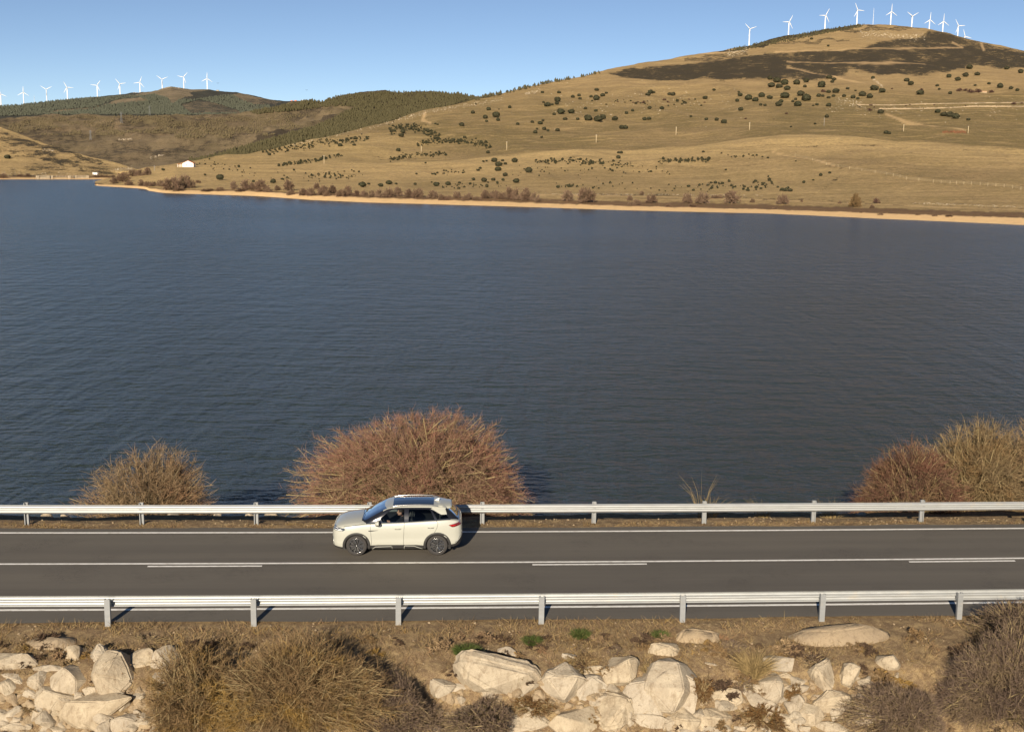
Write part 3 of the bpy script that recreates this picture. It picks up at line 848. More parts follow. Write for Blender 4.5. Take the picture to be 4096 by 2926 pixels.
# boulders: (crop, x, y, width, height, look)
CR = {7: (0, 2340, .6157), 8: (1400, 2340, .6157), 1: (2696, 2340, .6157)}
BOULD = [
 (7,100,515,250,120,'wide flat-topped cream boulder at the upper left end of the rock wall'),
 (7,480,465,130,100,'cream boulder on the wall top, left of the dark hollow'),
 (7,640,465,150,120,'cream boulder on the wall top, right of the dark hollow'),
 (7,300,545,160,60,'low pale stone wedged between the flat boulder and the round ones'),
 (7,470,610,210,170,'round cream boulder under the dark hollow in the left wall'),
 (7,730,590,240,230,'big round sunlit boulder standing highest in the left wall'),
 (7,910,505,130,150,'upright yellowish boulder right of the big round one'),
 (7,1075,500,170,150,'broad tan boulder half covered by the broom bush'),
 (7,80,605,160,55,'thin slab lying under the flat-topped boulder at the left edge'),
 (7,245,620,110,95,'small blocky stone left of the round cream boulder'),
 (7,590,695,110,60,'small white stone beneath the round cream boulder'),
 (7,60,670,130,100,'squat tan stone at the left edge under the thin slab'),
 (7,190,715,110,55,'small flat pale stone above the dark tuft at the left'),
 (7,345,750,215,150,'cream boulder with a pointed foot in the middle of the left wall'),
 (7,500,735,90,70,'small orange-tinted stone beside the pointed-foot boulder'),
 (7,650,800,400,160,'very wide grey-white boulder low in the left wall'),
 (7,70,850,180,100,'tan stone low at the left edge above the bottom row'),
 (7,235,835,120,90,'grey stone between the pointed-foot boulder and the left edge'),
 (7,370,860,130,85,'dull grey stone left of the very wide boulder'),
 (7,610,905,280,100,'long slab below the very wide grey-white boulder'),
 (7,830,905,190,100,'cream block at the right foot of the left wall'),
 (7,100,925,200,70,'bottom row stone nearest the left edge of the picture'),
 (7,320,925,170,70,'bottom row stone below the dull grey one'),
 (7,1070,605,140,70,'small grey stone peeping out beside the broom bush'),
 (7,1080,685,120,70,'lowest small stone peeping out beside the broom bush'),
 (7,740,705,180,55,'flat ledge stone under the big round sunlit boulder'),
 (8,1025,440,120,60,'small white stone on the soil above the great slab'),
 (8,980,600,470,230,'great slanting cream slab in the middle of the bank'),
 (8,1365,670,290,220,'white angular boulder right of the great slanting slab'),
 (8,1570,565,170,60,'low white stone in the grass above the middle wall'),
 (8,1590,690,190,170,'pale grey boulder next to the white angular one'),
 (8,1770,570,190,190,'tall upright sand-coloured stone in the middle wall'),
 (8,2045,425,180,100,'rounded white boulder tilted on the soil below the rail'),
 (8,2090,680,290,280,'large leaning pale boulder left of the orange shrub'),
 (8,1905,750,210,220,'smooth tan boulder below the tall upright stone'),
 (8,1740,830,200,220,'ochre boulder filling the middle of the wall foot'),
 (8,1480,880,330,150,'broad low boulder at the bottom right of the small domed shrub'),
 (8,1120,900,330,120,'flat cream boulder at the bottom under the domed shrub'),
 (8,690,670,150,50,'thin pale stone at the edge of the broom bush'),
 (8,1425,480,90,55,'tiny grey stone among the brown tufts under the rail'),
 (8,2180,870,180,150,'yellowish boulder at the bottom below the large leaning one'),
 (8,1960,900,230,110,'tan block at the bottom beside the ochre boulder'),
 (1,55,690,170,280,'tall leaning white boulder just left of the orange shrub'),
 (1,250,520,120,45,'small flat white stone behind the pale grass clump'),
 (1,665,515,180,110,'grey-white boulder right of the pale grass clump'),
 (1,720,595,150,55,'low cream stone under the grey-white boulder'),
 (1,1000,600,190,190,'bright white boulder with a hooked top, near the right bush'),
 (1,1155,615,130,140,'upright pale boulder touching the bright hooked one'),
 (1,1395,520,130,100,'solitary white stone half hidden by the right bush'),
 (1,620,690,150,190,'egg-shaped white boulder between two orange shrubs'),
 (1,795,685,140,80,'small cream stone right of the egg-shaped boulder'),
 (1,290,735,260,110,'sloping white boulder at the foot of the orange shrub'),
 (1,1050,785,230,165,'wedge-shaped cream boulder below the bright hooked one'),
 (1,870,840,200,120,'tan rounded boulder right of the ochre shrub'),
 (1,245,880,240,130,'angular pale boulder low in the wall beside the ochre shrub'),
 (1,740,895,170,90,'pale grey block at the bottom right of the ochre shrub'),
 (1,520,940,200,50,'bottom stone under the ochre shrub'),
 (1,1000,930,230,70,'long bottom boulder under the wedge-shaped one'),
 (1,1260,840,170,120,'yellow lichened boulder at the edge of the right bush'),
 (1,60,900,220,110,'cream boulder at the bottom left of the angular pale one'),
]
for i, (c, x, y, w, h, lab) in enumerate(BOULD):
    ox, oy, s = CR[c]
    px, py = ox + x * s, oy + y * s
    p = bank_hit(px, py)
    if p is None: continue
    sc = F_PX / ((p - CAM).dot(_F))
    W, Hh = w * s / sc * 1.42, h * s / sc * 1.42
    D_ = min(W, Hh) * 0.85 + 0.12
    bm = rock_bm(W, D_, Hh, i + 3, 18 + i % 7, 0.13, 0.35)
    o = bm_obj('boulder', bm, M_ROCK, None, smooth=False)
    # lean back onto the slope
    r = random.Random(i)
    o.rotation_euler = (-0.45 + r.uniform(-.12, .12), r.uniform(-.12, .12), r.uniform(-.3, .3))
    if lab.startswith('great slanting'): o.rotation_euler = (-0.5, 0.22, 0.05)
    o.location = p + Vector((0, 0.10, -0.04))
    tag(o, lab, 'boulder', 'boulders in the bank below the road')

# tan mounds sticking out of the soil under the rail
for (c, x, y, w, h, lab) in ((1, 1090, 370, 640, 240, 'large smooth tan soil-coated rock swelling out of the verge at the right'),
                             (1, 150, 360, 330, 190, 'tan soil-coated rock under the sixth post of the near rail'),
                             (7, 330, 400, 360, 130, 'low tan soil-coated rock above the left rock wall')):
    ox, oy, s = CR[c]
    p = bank_hit(ox + x * s, oy + y * s)
    sc = F_PX / ((p - CAM).dot(_F))
    bm = rock_bm(w * s / sc * 1.15, 1.0, h * s / sc * 1.25, int(x), 60, 0.12, 0.0)
    o = bm_obj('boulder', bm, M_ROCKTAN, None, smooth=True)
    o.location = p + Vector((0, 0.25, -0.18)); o.rotation_euler = (-0.5, 0, 0)
    tag(o, lab, 'boulder', 'soil-covered rocks in the verge')

# lake-side rocks peeping over the verge beneath the far rail
LAKE_R = [(185, 2062, 60), (262, 2066, 40), (690, 2062, 70), (868, 2060, 50), (1000, 2062, 50), (1085, 2062, 60), (2080, 2068, 60), (2240, 2072, 50), (2700, 2066, 55), (2880, 2066, 90), (2960, 2068, 60), (3440, 2060, 60), (3340, 2064, 40)]
LAKE_L = ['leftmost pale rock glimpsed under the far rail', 'small pale rock right of the first far post', 'flat pale rock behind the second far post', 'grey rock glimpsed under the far rail left of the water gap',
          'low rock just before the third far post', 'white rock just after the third far post', 'pale rock behind the car shadow under the far rail', 'small rock right of the car shadow under the far rail',
          'rock left of the tall dry reeds', 'long white rock beside the foot of the dry reeds', 'grey rock right of the dry reeds', 'pale rock under the far rail before the red bush', 'small pale rock right of the sixth far post gap']
for i, ((x, y, w), lab) in enumerate(zip(LAKE_R, LAKE_L)):
    p = at(x, y, 44.5)
    W = w / 108.0
    bm = rock_bm(W, 0.6, 0.55, 100 + i, 16, 0.08, 0.3)
    o = bm_obj('boulder', bm, M_ROCK, None)
    o.location = (p.x, p.y, p.z - 0.12)
    o.rotation_euler = (0.2, 0.1, i)
    tag(o, lab, 'boulder', 'rocks on the lake side of the road')
# riprap on the lake slope and rubble in the wall: too many to count
def rubble(name, n, reg, smin, smax, mat, seed, label, sink=-0.1):
    r = random.Random(seed)
    protos = []
    for k in range(6):
        bm = rock_bm(1, 0.8, 0.7, 300 + k + seed, 12, 0.05, 0.2)
        protos.append((np.array([v.co[:] for v in bm.verts]), np.array([[v.index for v in f.verts] for f in bm.faces if len(f.verts) == 3])))
        bm.free()
    V, Fc, off = [], [], 0
    for _ in range(n):
        s, Y = reg(r)
        q = rp(s, Y)
        z = bank_z(q.x, q.y)
        sz = smin * (smax / smin) ** (r.random() ** 1.8)
        pv, pf = protos[r.randrange(6)]
        a = r.uniform(0, 6.28); ca, sa = math.cos(a), math.sin(a)
        R = np.array([[ca, -sa, 0], [sa, ca, 0], [0, 0, 1]])
        V.append(pv @ R.T * sz + np.array([q.x, q.y, z - sz * sink])); Fc.append(pf + off); off += len(pv)
    me = np_mesh(name, np.concatenate(V), np.concatenate(Fc))
    return tag(link(name, me, None, mat), label, None, None, 'stuff')
# ================================================================ vegetation
def ribbons(P, W, side_rng):
    """P: (n, k, 3) polylines, W: (k,) or (n,k) widths -> verts, quads"""
    n, k, _ = P.shape
    d = P[:, -1] - P[:, 0]
    r = side_rng.normal(size=(n, 3))
    s = np.cross(d, r)
    s /= np.linalg.norm(s, axis=1, keepdims=True) + 1e-9
    W = np.broadcast_to(W, (n, k))
    a = P + s[:, None] * W[..., None] / 2
    b = P - s[:, None] * W[..., None] / 2
    v = np.stack([a, b], 2).reshape(-1, 3)
    base = (np.arange(n) * k * 2)[:, None]
    j = np.arange(k - 1)[None]
    q = np.stack([base + 2 * j, base + 2 * j + 1, base + 2 * j + 3, base + 2 * j + 2], -1).reshape(-1, 4)
    return v, q

def twig_geometry(R, nst, nbr, ntw, seed, tl=0.12, tw=0.012, up=0.25, spread=1.0, lump=0.18, inner=0.45, minel=0.0, frizz=0.75):
    g = np.random.default_rng(seed)
    R = np.array(R)
    def udir(n):
        ph = g.uniform(0, 2 * PI, n)
        ct = g.uniform(minel, 1, n) ** 0.9
        st = np.sqrt(1 - ct * ct) * spread
        return np.stack([st * np.cos(ph), st * np.sin(ph), ct], 1)
    lp = g.normal(size=(14, 3)); lp[:, 2] = np.abs(lp[:, 2]); lp /= np.linalg.norm(lp, axis=1, keepdims=True)
    la = g.uniform(-1, 1, 14) * lump
    def rad(u):
        un = u / np.linalg.norm(u, axis=1, keepdims=True)
        k = np.exp(((un @ lp.T) - 1) * 9) @ la
        return 1 + k
    def end(u): return u * R * rad(u)[:, None] * 0.93
    u = udir(nst)
    b = g.normal(size=(nst, 3)) * R * 0.07; b[:, 2] = 0
    t = np.linspace(0, 1, 6)[None, :, None]
    E = end(u) * g.uniform(0.6, 0.95, (nst, 1))
    lift = np.array([0, 0, 1.0]) * R[2] * up
    S = b[:, None] * (1 - t) + E[:, None] * t + lift * (t * (1 - t)) + g.normal(size=(nst, 6, 3)) * R * 0.012 * t
    sv, sq = [], []
    v1, q1 = ribbons(S, np.linspace(0.07, 0.022, 6) * R[2] / 4.0, g); v2, q2 = ribbons(S, np.linspace(0.07, 0.022, 6) * R[2] / 4.0, g)
    # branches
    si = g.integers(0, nst, nbr)
    t0 = g.uniform(0.15, 0.8, nbr)
    def interp(A, idx, tt):
        k = A.shape[1] - 1
        f = tt * k; i = np.minimum(f.astype(int), k - 1); f = (f - i)[:, None]
        return A[idx, i] * (1 - f) + A[idx, i + 1] * f
    P0 = interp(S, si, t0)
    ub = u[si] + g.normal(size=(nbr, 3)) * 0.30; ub[:, 2] = np.abs(ub[:, 2])
    ub /= np.linalg.norm(ub, axis=1, keepdims=True)
    E2 = end(ub) * g.uniform(0.72, 0.96, (nbr, 1))
    tb = np.linspace(0, 1, 4)[None, :, None]
    B = P0[:, None] * (1 - tb) + E2[:, None] * tb + lift * 0.5 * (tb * (1 - tb)) + g.normal(size=(nbr, 4, 3)) * R * 0.012
    v3, q3 = ribbons(B, np.linspace(0.020, 0.009, 4) * max(1, R[2] / 4.0), g)
    SV = np.concatenate([v1, v2, v3]); SQ = np.concatenate([q1, q2 + len(v1), q3 + len(v1) + len(v2)])
    bi = g.integers(0, nbr, ntw)
    tt = 1 - (1 - inner) * g.random(ntw) ** 0.8
    T0 = interp(B, bi, tt)
    L = tl * R[2] * g.uniform(0.5, 1.3, (ntw, 1))
    dr = ub[bi] * 0.9 + g.normal(size=(ntw, 3)) * frizz; dr[:, 2] += 0.12
    dr /= np.linalg.norm(dr, axis=1, keepdims=True)
    T = np.stack([T0, T0 + dr * L * 0.55, T0 + dr * L + g.normal(size=(ntw, 3)) * L * 0.14], 1)
    T[:, :, 2] = np.maximum(T[:, :, 2], 0.0)
    v4, q4 = ribbons(T, np.array([tw, tw * 0.8, tw * 0.25]), g)
    return (SV, SQ), (v4, q4)

def twig_mat(name, c1, c2, c3=None, scale=1.2, amt=0.5):
    t = NT(name)
    P = t.pos()
    a = t.noise(P, scale, 4, 0.6); b = t.noise(P, scale * 14, 3, 0.6)
    c = t.mix(t.ramp(a, 0.38, 0.62), c1, c2)
    if c3: c = t.mix(t.math('MULTIPLY', t.ramp(t.noise(P, scale * 0.7 + 0.31, 5, 0.65), 0.52, 0.62), amt), c, c3)
    c = t.mix(t.ramp(b, 0.3, 0.7), t.mix(0.45, c, (0.02, 0.013, 0.008)), c)
    t.base(c, 0.85, 0, 0.15)
    return t.m
M_STEM = twig_mat('olive_tan_stems', (0.27, 0.205, 0.10), (0.36, 0.28, 0.145))
M_STEMG = twig_mat('pale_stems', (0.22, 0.165, 0.095), (0.30, 0.235, 0.135))
M_REDTW = twig_mat('red_brown_twigs', (0.30, 0.155, 0.105), (0.235, 0.15, 0.10), (0.36, 0.165, 0.11), 0.5)
M_TANTW = twig_mat('tan_twigs', (0.26, 0.175, 0.10), (0.31, 0.22, 0.12), (0.28, 0.14, 0.075), 0.6)
M_DREDTW = twig_mat('dark_red_twigs', (0.18, 0.085, 0.055), (0.16, 0.09, 0.06), (0.24, 0.155, 0.08), 0.8)
M_OLVTW = twig_mat('olive_ochre_twigs', (0.25, 0.17, 0.085), (0.20, 0.145, 0.08), (0.31, 0.175, 0.065), 0.7)
M_BROOM = twig_mat('broom_twigs', (0.21, 0.138, 0.068), (0.24, 0.155, 0.075), (0.38, 0.24, 0.065), 0.9, 0.75)
M_PURPLE = twig_mat('purple_brown_twigs', (0.15, 0.105, 0.08), (0.21, 0.15, 0.105), (0.26, 0.19, 0.11), 0.9)
M_ORANGE = twig_mat('orange_brown_twigs', (0.20, 0.105, 0.035), (0.15, 0.085, 0.04))
M_GREEN = twig_mat('green_blades', (0.075, 0.11, 0.025), (0.10, 0.12, 0.035))
M_STRAW = twig_mat('straw', (0.40, 0.29, 0.13), (0.33, 0.24, 0.11))
M_FARTW = twig_mat('far_willow_twigs', (0.185, 0.12, 0.078), (0.235, 0.16, 0.105), (0.17, 0.095, 0.07), 0.05)
M_FAROCH = twig_mat('far_ochre_twigs', (0.24, 0.155, 0.07), (0.20, 0.13, 0.06))
M_MAROON = twig_mat('far_maroon_twigs', (0.10, 0.055, 0.045), (0.13, 0.07, 0.055))

def bush(name, loc, R, args, mats, label, cat='bush', group=None, rz=0.0):
    root = empty(name, loc, rz)
    tag(root, label, cat, group)
    (sv, sq), (tv, tq) = twig_geometry(R, **args)
    link('stems', np_mesh('stems', sv, sq), root, mats[0])
    link('twigs', np_mesh('twigs', tv, tq), root, mats[1])
    return root

def bank_base(px, py, D):
    p = at(px, py, D)
    return Vector((p.x, p.y, bank_z(p.x, p.y) - 0.05))
# behind the far rail
b0 = bank_base(1700, 2020, 47.2)
bush('willow_bush', b0, (5.9, 4.0, 3.45 - b0.z), dict(nst=300, nbr=2600, ntw=100000, seed=11, tl=0.05, tw=0.010, up=0.42, lump=0.24, inner=0.5), (M_STEM, M_REDTW),
     'big red-brown domed willow bush behind the guard rail, directly above the car', group='bare bushes on the lake bank')
b0 = bank_base(588, 2020, 47.0)
bush('willow_bush', b0, (3.2, 2.3, 1.75 - b0.z), dict(nst=70, nbr=800, ntw=16000, seed=12, tl=0.09, tw=0.014, up=0.22, lump=0.22, inner=0.30), (M_STEMG, M_TANTW),
     'small thin tan willow bush behind the guard rail at the left', group='bare bushes on the lake bank')
b0 = bank_base(3640, 2020, 46.6)
bush('willow_bush', b0, (2.7, 2.2, 2.35 - b0.z), dict(nst=60, nbr=700, ntw=18000, seed=13, tl=0.09, tw=0.014, up=0.25, lump=0.2, inner=0.3), (M_STEM, M_DREDTW),
     'dark red bush behind the guard rail, left one of the clump at the right edge', group='bare bushes on the lake bank')
b0 = bank_base(3900, 2020, 47.4)
bush('willow_bush', b0, (3.1, 2.5, 3.15 - b0.z), dict(nst=80, nbr=1200, ntw=22000, seed=14, tl=0.08, tw=0.014, up=0.3, lump=0.25, inner=0.3), (M_STEM, M_OLVTW),
     'tall olive and ochre bush in the middle of the clump at the right edge', group='bare bushes on the lake bank')
b0 = bank_base(4180, 2020, 47.0)
bush('willow_bush', b0, (2.9, 2.4, 3.1 - b0.z), dict(nst=80, nbr=1200, ntw=22000, seed=15, tl=0.08, tw=0.014, up=0.3, lump=0.25, inner=0.3), (M_STEM, M_TANTW),
     'tan bush cut by the right edge of the picture, behind the far rail', group='bare bushes on the lake bank')
b0 = bank_base(1150, 2030, 45.2)
# foreground shrubs on the bank
def fg(name, px, py, rx, h, args, mats, label, cat='bush', push=0.0):
    p = bank_hit(px, py)
    loc = Vector((p.x, p.y + push, 0)); loc.z = bank_z(loc.x, loc.y) - 0.08
    return bush(name, loc, (rx, min(rx, 1.3), h), args, mats, label, cat, 'shrubs on the bank below the road')
A = lambda **k: dict(dict(nst=50, nbr=700, ntw=14000, seed=1, tl=0.11, tw=0.010, up=0.35, lump=0.42, inner=0.15), **k)
fg('broom_bush', 1180, 2900, 2.5, 2.55, A(seed=21, ntw=46000, nbr=2200, nst=140), (M_STEM, M_BROOM), 'huge brown and ochre broom bush covering the bank below the road, left of the middle')
fg('broom_bush', 800, 2890, 1.5, 1.9, A(seed=22, ntw=20000), (M_STEM, M_BROOM), 'lower left shoulder of brown broom beside the left rock wall')
fg('broom_bush', 1600, 2900, 1.4, 1.75, A(seed=23, ntw=20000), (M_STEM, M_PURPLE), 'dark brown broom right of the huge one, above a shadowed hollow')
fg('broom_bush', 1950, 2890, 1.3, 1.0, A(seed=24, ntw=14000), (M_STEM, M_PURPLE), 'low reddish brown shrub between the broom and the great slab')
fg('heather_bush', 2140, 2830, 0.62, 0.52, A(seed=25, ntw=6000, nbr=300), (M_STEM, M_ORANGE), 'small domed dark brown shrub at the foot of the great slab')
fg('broom_bush', 4000, 2860, 2.5, 2.35, A(seed=26, ntw=46000, nbr=2000, nst=140), (M_STEM, M_PURPLE), 'large purple-brown bush filling the lower right corner')
fg('broom_bush', 3620, 2900, 1.4, 1.6, A(seed=27, ntw=20000), (M_STEM, M_PURPLE), 'purple-brown bush at the left foot of the lower right corner clump')
fg('broom_bush', 4070, 2560, 1.1, 0.95, A(seed=28, ntw=20000), (M_STEM, M_PURPLE), 'dark brown bush leaning over the near rail at the right edge')
fg('fern_clump', 2800, 2790, 0.34, 0.75, A(seed=29, ntw=3500, nbr=200), (M_STEM, M_ORANGE), 'upright orange-brown shrub between the leaning white boulders')
fg('fern_clump', 3060, 2880, 0.85, 0.55, A(seed=30, ntw=8000, nbr=300), (M_STEM, M_ORANGE), 'wide low ochre shrub under the egg-shaped boulder')
fg('fern_clump', 3170, 2790, 0.30, 0.45, A(seed=31, ntw=3000, nbr=150), (M_STEM, M_ORANGE), 'small orange shrub right of the egg-shaped boulder')
fg('heather_bush', 3270, 2660, 0.55, 0.35, A(seed=32, ntw=4500, nbr=200), (M_STEM, M_PURPLE), 'low dark shrub above the bright hooked boulder')
fg('heather_bush', 2330, 2650, 0.75, 0.38, A(seed=33, ntw=5000, nbr=250), (M_STEM, M_BROOM), 'low brown tuft on the soil above the white angular boulder')
fg('heather_bush', 2460, 2610, 0.35, 0.33, A(seed=34, ntw=2500, nbr=150), (M_STEM, M_PURPLE), 'low dark tuft right of the low brown one')
fg('heather_bush', 2930, 2590, 0.55, 0.32, A(seed=35, ntw=3500, nbr=150), (M_STEM, M_PURPLE), 'thin brown tuft between the two tan mounds')
fg('heather_bush', 2960, 2740, 0.45, 0.3, A(seed=36, ntw=3500, nbr=150), (M_STEM, M_PURPLE), 'dark tuft left of the egg-shaped boulder')
fg('heather_bush', 130, 2826, 0.32, 0.28, A(seed=37, ntw=2500, nbr=150), (M_STEM, M_BROOM), 'small dark tuft growing in the left rock wall')
fg('heather_bush', 100, 2590, 0.5, 0.22, A(seed=38, ntw=2500, nbr=120), (M_STEM, M_BROOM), 'flat orange-brown tuft on the verge at the left edge')
fg('heather_bush', 600, 2560, 0.6, 0.22, A(seed=39, ntw=2500, nbr=120), (M_STEM, M_PURPLE), 'flat grey tuft on the verge above the left rock wall')
# green tufts and grasses
def tuft(name, px, py, r, h, n, mat, label, seed, D=None, cat='grass tuft', w=0.010):
    p = bank_hit(px, py) if D is None else bank_base(px, py, D)
    g = np.random.default_rng(seed)
    a = g.uniform(0, 2 * PI, n); q = r * np.sqrt(g.random(n))
    b = np.stack([q * np.cos(a) * .5, q * np.sin(a) * .5, np.full(n, -0.03)], 1)
    d = np.stack([np.cos(a) * q / r * 0.7, np.sin(a) * q / r * 0.7, np.ones(n)], 1) + g.normal(size=(n, 3)) * 0.18
    d /= np.linalg.norm(d, axis=1, keepdims=True)
    L = h * g.uniform(0.5, 1.1, (n, 1))
    m = b + d * L * 0.6
    e = b + d * L; e[:, :2] += (d[:, :2]) * L * 0.35; e[:, 2:] -= 0.1 * L
    v, f = ribbons(np.stack([b, m, e], 1), np.array([w, w * 0.8, w * 0.2]), g)
    o = link(name, np_mesh(name, v, f), None, mat)
    o.location = p
    return tag(o, label, cat)
tuft('grass_tuft', 1870, 2622, 0.42, 0.34, 1500, M_GREEN, 'largest green tuft on the verge, above the great slab', 1, w=0.014)
tuft('grass_tuft', 2128, 2572, 0.28, 0.24, 900, M_GREEN, 'small green tuft just under the fourth near rail post', 2, w=0.014)
tuft('grass_tuft', 2322, 2545, 0.33, 0.24, 900, M_GREEN, 'dull green tuft on the verge right of the fourth near post', 3, w=0.014)
tuft('grass_tuft', 2640, 2545, 0.28, 0.2, 700, M_GREEN, 'faint green tuft left of the fifth near post', 4, w=0.014)
tuft('grass_tuft', 3015, 2700, 0.36, 0.75, 900, M_STRAW, 'tall clump of pale dry grass among the white boulders', 5)
tuft('grass_tuft', 2600, 2690, 0.25, 0.3, 500, M_STRAW, 'short dry grass below the rounded tilted boulder', 6)
tuft('reed_clump', 2840, 2000, 0.38, 1.0, 70, M_STRAW, 'tall thin dry reeds rising behind the far guard rail', 7, D=43.6, cat='reeds', w=0.012)
tuft('reed_clump', 2808, 2000, 0.2, 2.0, 30, M_STRAW, 'single taller wisp of dry reed left in the reed patch', 8, D=43.6, cat='reeds', w=0.012)
tuft('grass_tuft', 3050, 2006, 0.35, 0.95, 120, M_STRAW, 'short dry stalks just showing above the far rail, right of the reeds', 9, D=43.2)
tuft('grass_tuft', 3330, 2006, 0.35, 0.95, 120, M_STRAW, 'short dry stalks above the far rail left of the red bush', 10, D=43.2)

# grass, litter and pebbles on the verges: nobody could count them
def verge_grass():
    g = np.random.default_rng(5)
    n = 90000
    s = g.uniform(-28, 30, n)
    Y = np.where(g.random(n) < 0.78, 26.6 + 4.75 * g.random(n) ** 0.7, 39.95 + 0.62 * g.random(n))
    dens = vnoise(s / 0.7, Y / 0.4) + 0.6 * vnoise(s / 2.5 + 8, Y / 1.1)
    keep = dens > -0.15
    s, Y = s[keep], Y[keep]
    n = len(s)
    X = s * math.cos(TH); YY = Y + s * s * KC + s * math.sin(TH)
    Z = np.array([bank_z(x, y) for x, y in zip(X, YY)])
    b = np.stack([X, YY, Z - 0.01], 1)
    d = g.normal(size=(n, 3)) * 0.6; d[:, 2] = 0.7 + 0.3 * g.random(n)
    L = (0.05 + 0.20 * g.random(n) ** 2)[:, None]
    L = np.where(Y[:, None] > 35, L * 0.5, L)
    v, f = ribbons(np.stack([b, b + d * L * 0.6, b + d * L], 1), np.array([0.011, 0.008, 0.002]), g)
    mi = np.repeat(g.integers(0, 3, n), 2)
    o = link('dry_grass', np_mesh('dry_grass', v, f, mi), None, [M_STRAW, M_BROOM, M_TANTW])
    tag(o, 'short dry grass and litter along both verges', kind='stuff')
verge_grass()
M_DBROWN = twig_mat('dark_brown_twigs', (0.085, 0.055, 0.036), (0.12, 0.078, 0.048))
def scrub_mass():
    g = np.random.default_rng(55)
    (sv, sq), (tv, tq) = twig_geometry((0.5, 0.5, 0.5), 10, 40, 700, 3, tl=0.22, tw=0.040, up=0.3, lump=0.3, inner=0.1)
    pv = np.concatenate([sv * [1, 1, 1], tv]); pq = np.concatenate([sq, tq + len(sv)])
    V, Q, M, off = [], [], [], 0
    for k in range(300):
        s = g.uniform(-16, 15); Y = 26.8 + 3.7 * g.random()
        q = rp(s, Y); z = bank_z(q.x, q.y)
        a = g.uniform(0, 6.28); ca, sa = math.cos(a), math.sin(a)
        sz = 0.32 + 0.6 * g.random() ** 2
        V.append(pv @ np.array([[ca, sa, 0], [-sa, ca, 0], [0, 0, 1]]) * [sz, sz, sz * g.uniform(.5, 1.0)] + [q.x, q.y, z - .03]); Q.append(pq + off); off += len(pv)
        M.append(np.full(len(pq), g.integers(0, 4)))
    o = link('bank_scrub', np_mesh('bank_scrub', np.concatenate(V), np.concatenate(Q), np.concatenate(M)), None, [M_DBROWN, M_BROOM, M_DBROWN, M_TANTW])
    tag(o, 'small brown and straw coloured tufts between the rocks of the bank', kind='stuff')
scrub_mass()
rubble('pebbles', 2600, lambda r: (r.uniform(-28, 30), (29.0 + 2.35 * r.random()) if r.random() < 0.7 else (40.0 + 1.1 * r.random())), 0.02, 0.10, M_ROCKTAN, 1, 'pebbles scattered on the verges')
def wall_region(r):
    k = r.random()
    s = r.uniform(-14.5, -8.7) if k < .4 else (r.uniform(-1.8, 9.8) if k < .92 else r.uniform(-28, 30))
    return s, 26.4 + 2.35 * r.random()
rubble('rubble', 1500, wall_region, 0.16, 0.60, M_ROCKTAN, 2, 'small stones filling the rock wall below the road', sink=0.12)
rubble('wall_rocks', 260, wall_region, 0.30, 0.85, M_ROCK, 4, 'half buried pale rocks between the boulders of the wall', sink=0.02)
rubble('riprap', 700, lambda r: (r.uniform(-45, 50), 45.4 + 3.8 * r.random()), 0.25, 0.9, M_ROCK, 3, 'pale riprap on the lake side slope')
# ================================================================ things on the hills
def z3(px, py): return 1024 + .4503 * px, 350 + .4503 * py
def z4(px, py): return 2048 + .4503 * px, 350 + .4503 * py
def z5(px, py): return 3072 + .4503 * px, .4503 * py
def z6(px, py): return 3072 + .4503 * px, 400 + .4503 * py
def z2(px, py): return .4503 * px, 250 + .4503 * py
ZF = {2: z2, 3: z3, 4: z4, 5: z5, 6: z6}

def leaf_mat(name, a, b, c=None):
    t = NT(name)
    n = t.noise(t.pos(), 0.9, 4, 0.6)
    info = t.n('ShaderNodeObjectInfo')
    col = t.mix(t.ramp(n, 0.35, 0.65), a, b)
    if c: col = t.mix(t.math('MULTIPLY', info.outputs['Random'], 0.6), col, c)
    t.base(col, 0.8, 0, 0.2)
    return t.m
M_OAK = leaf_mat('holm_oak_leaves', (0.030, 0.032, 0.016), (0.058, 0.056, 0.028), (0.050, 0.044, 0.024))
M_BARK = simple('bark', (0.09, 0.07, 0.05), 0.9)
M_PINE = leaf_mat('pine_needles', (0.050, 0.047, 0.022), (0.092, 0.076, 0.035))
M_PINEY = leaf_mat('young_pine_needles', (0.085, 0.070, 0.036), (0.15, 0.115, 0.06))
M_PINEFAR = leaf_mat('far_pine_needles', (0.062, 0.068, 0.048), (0.095, 0.098, 0.068))

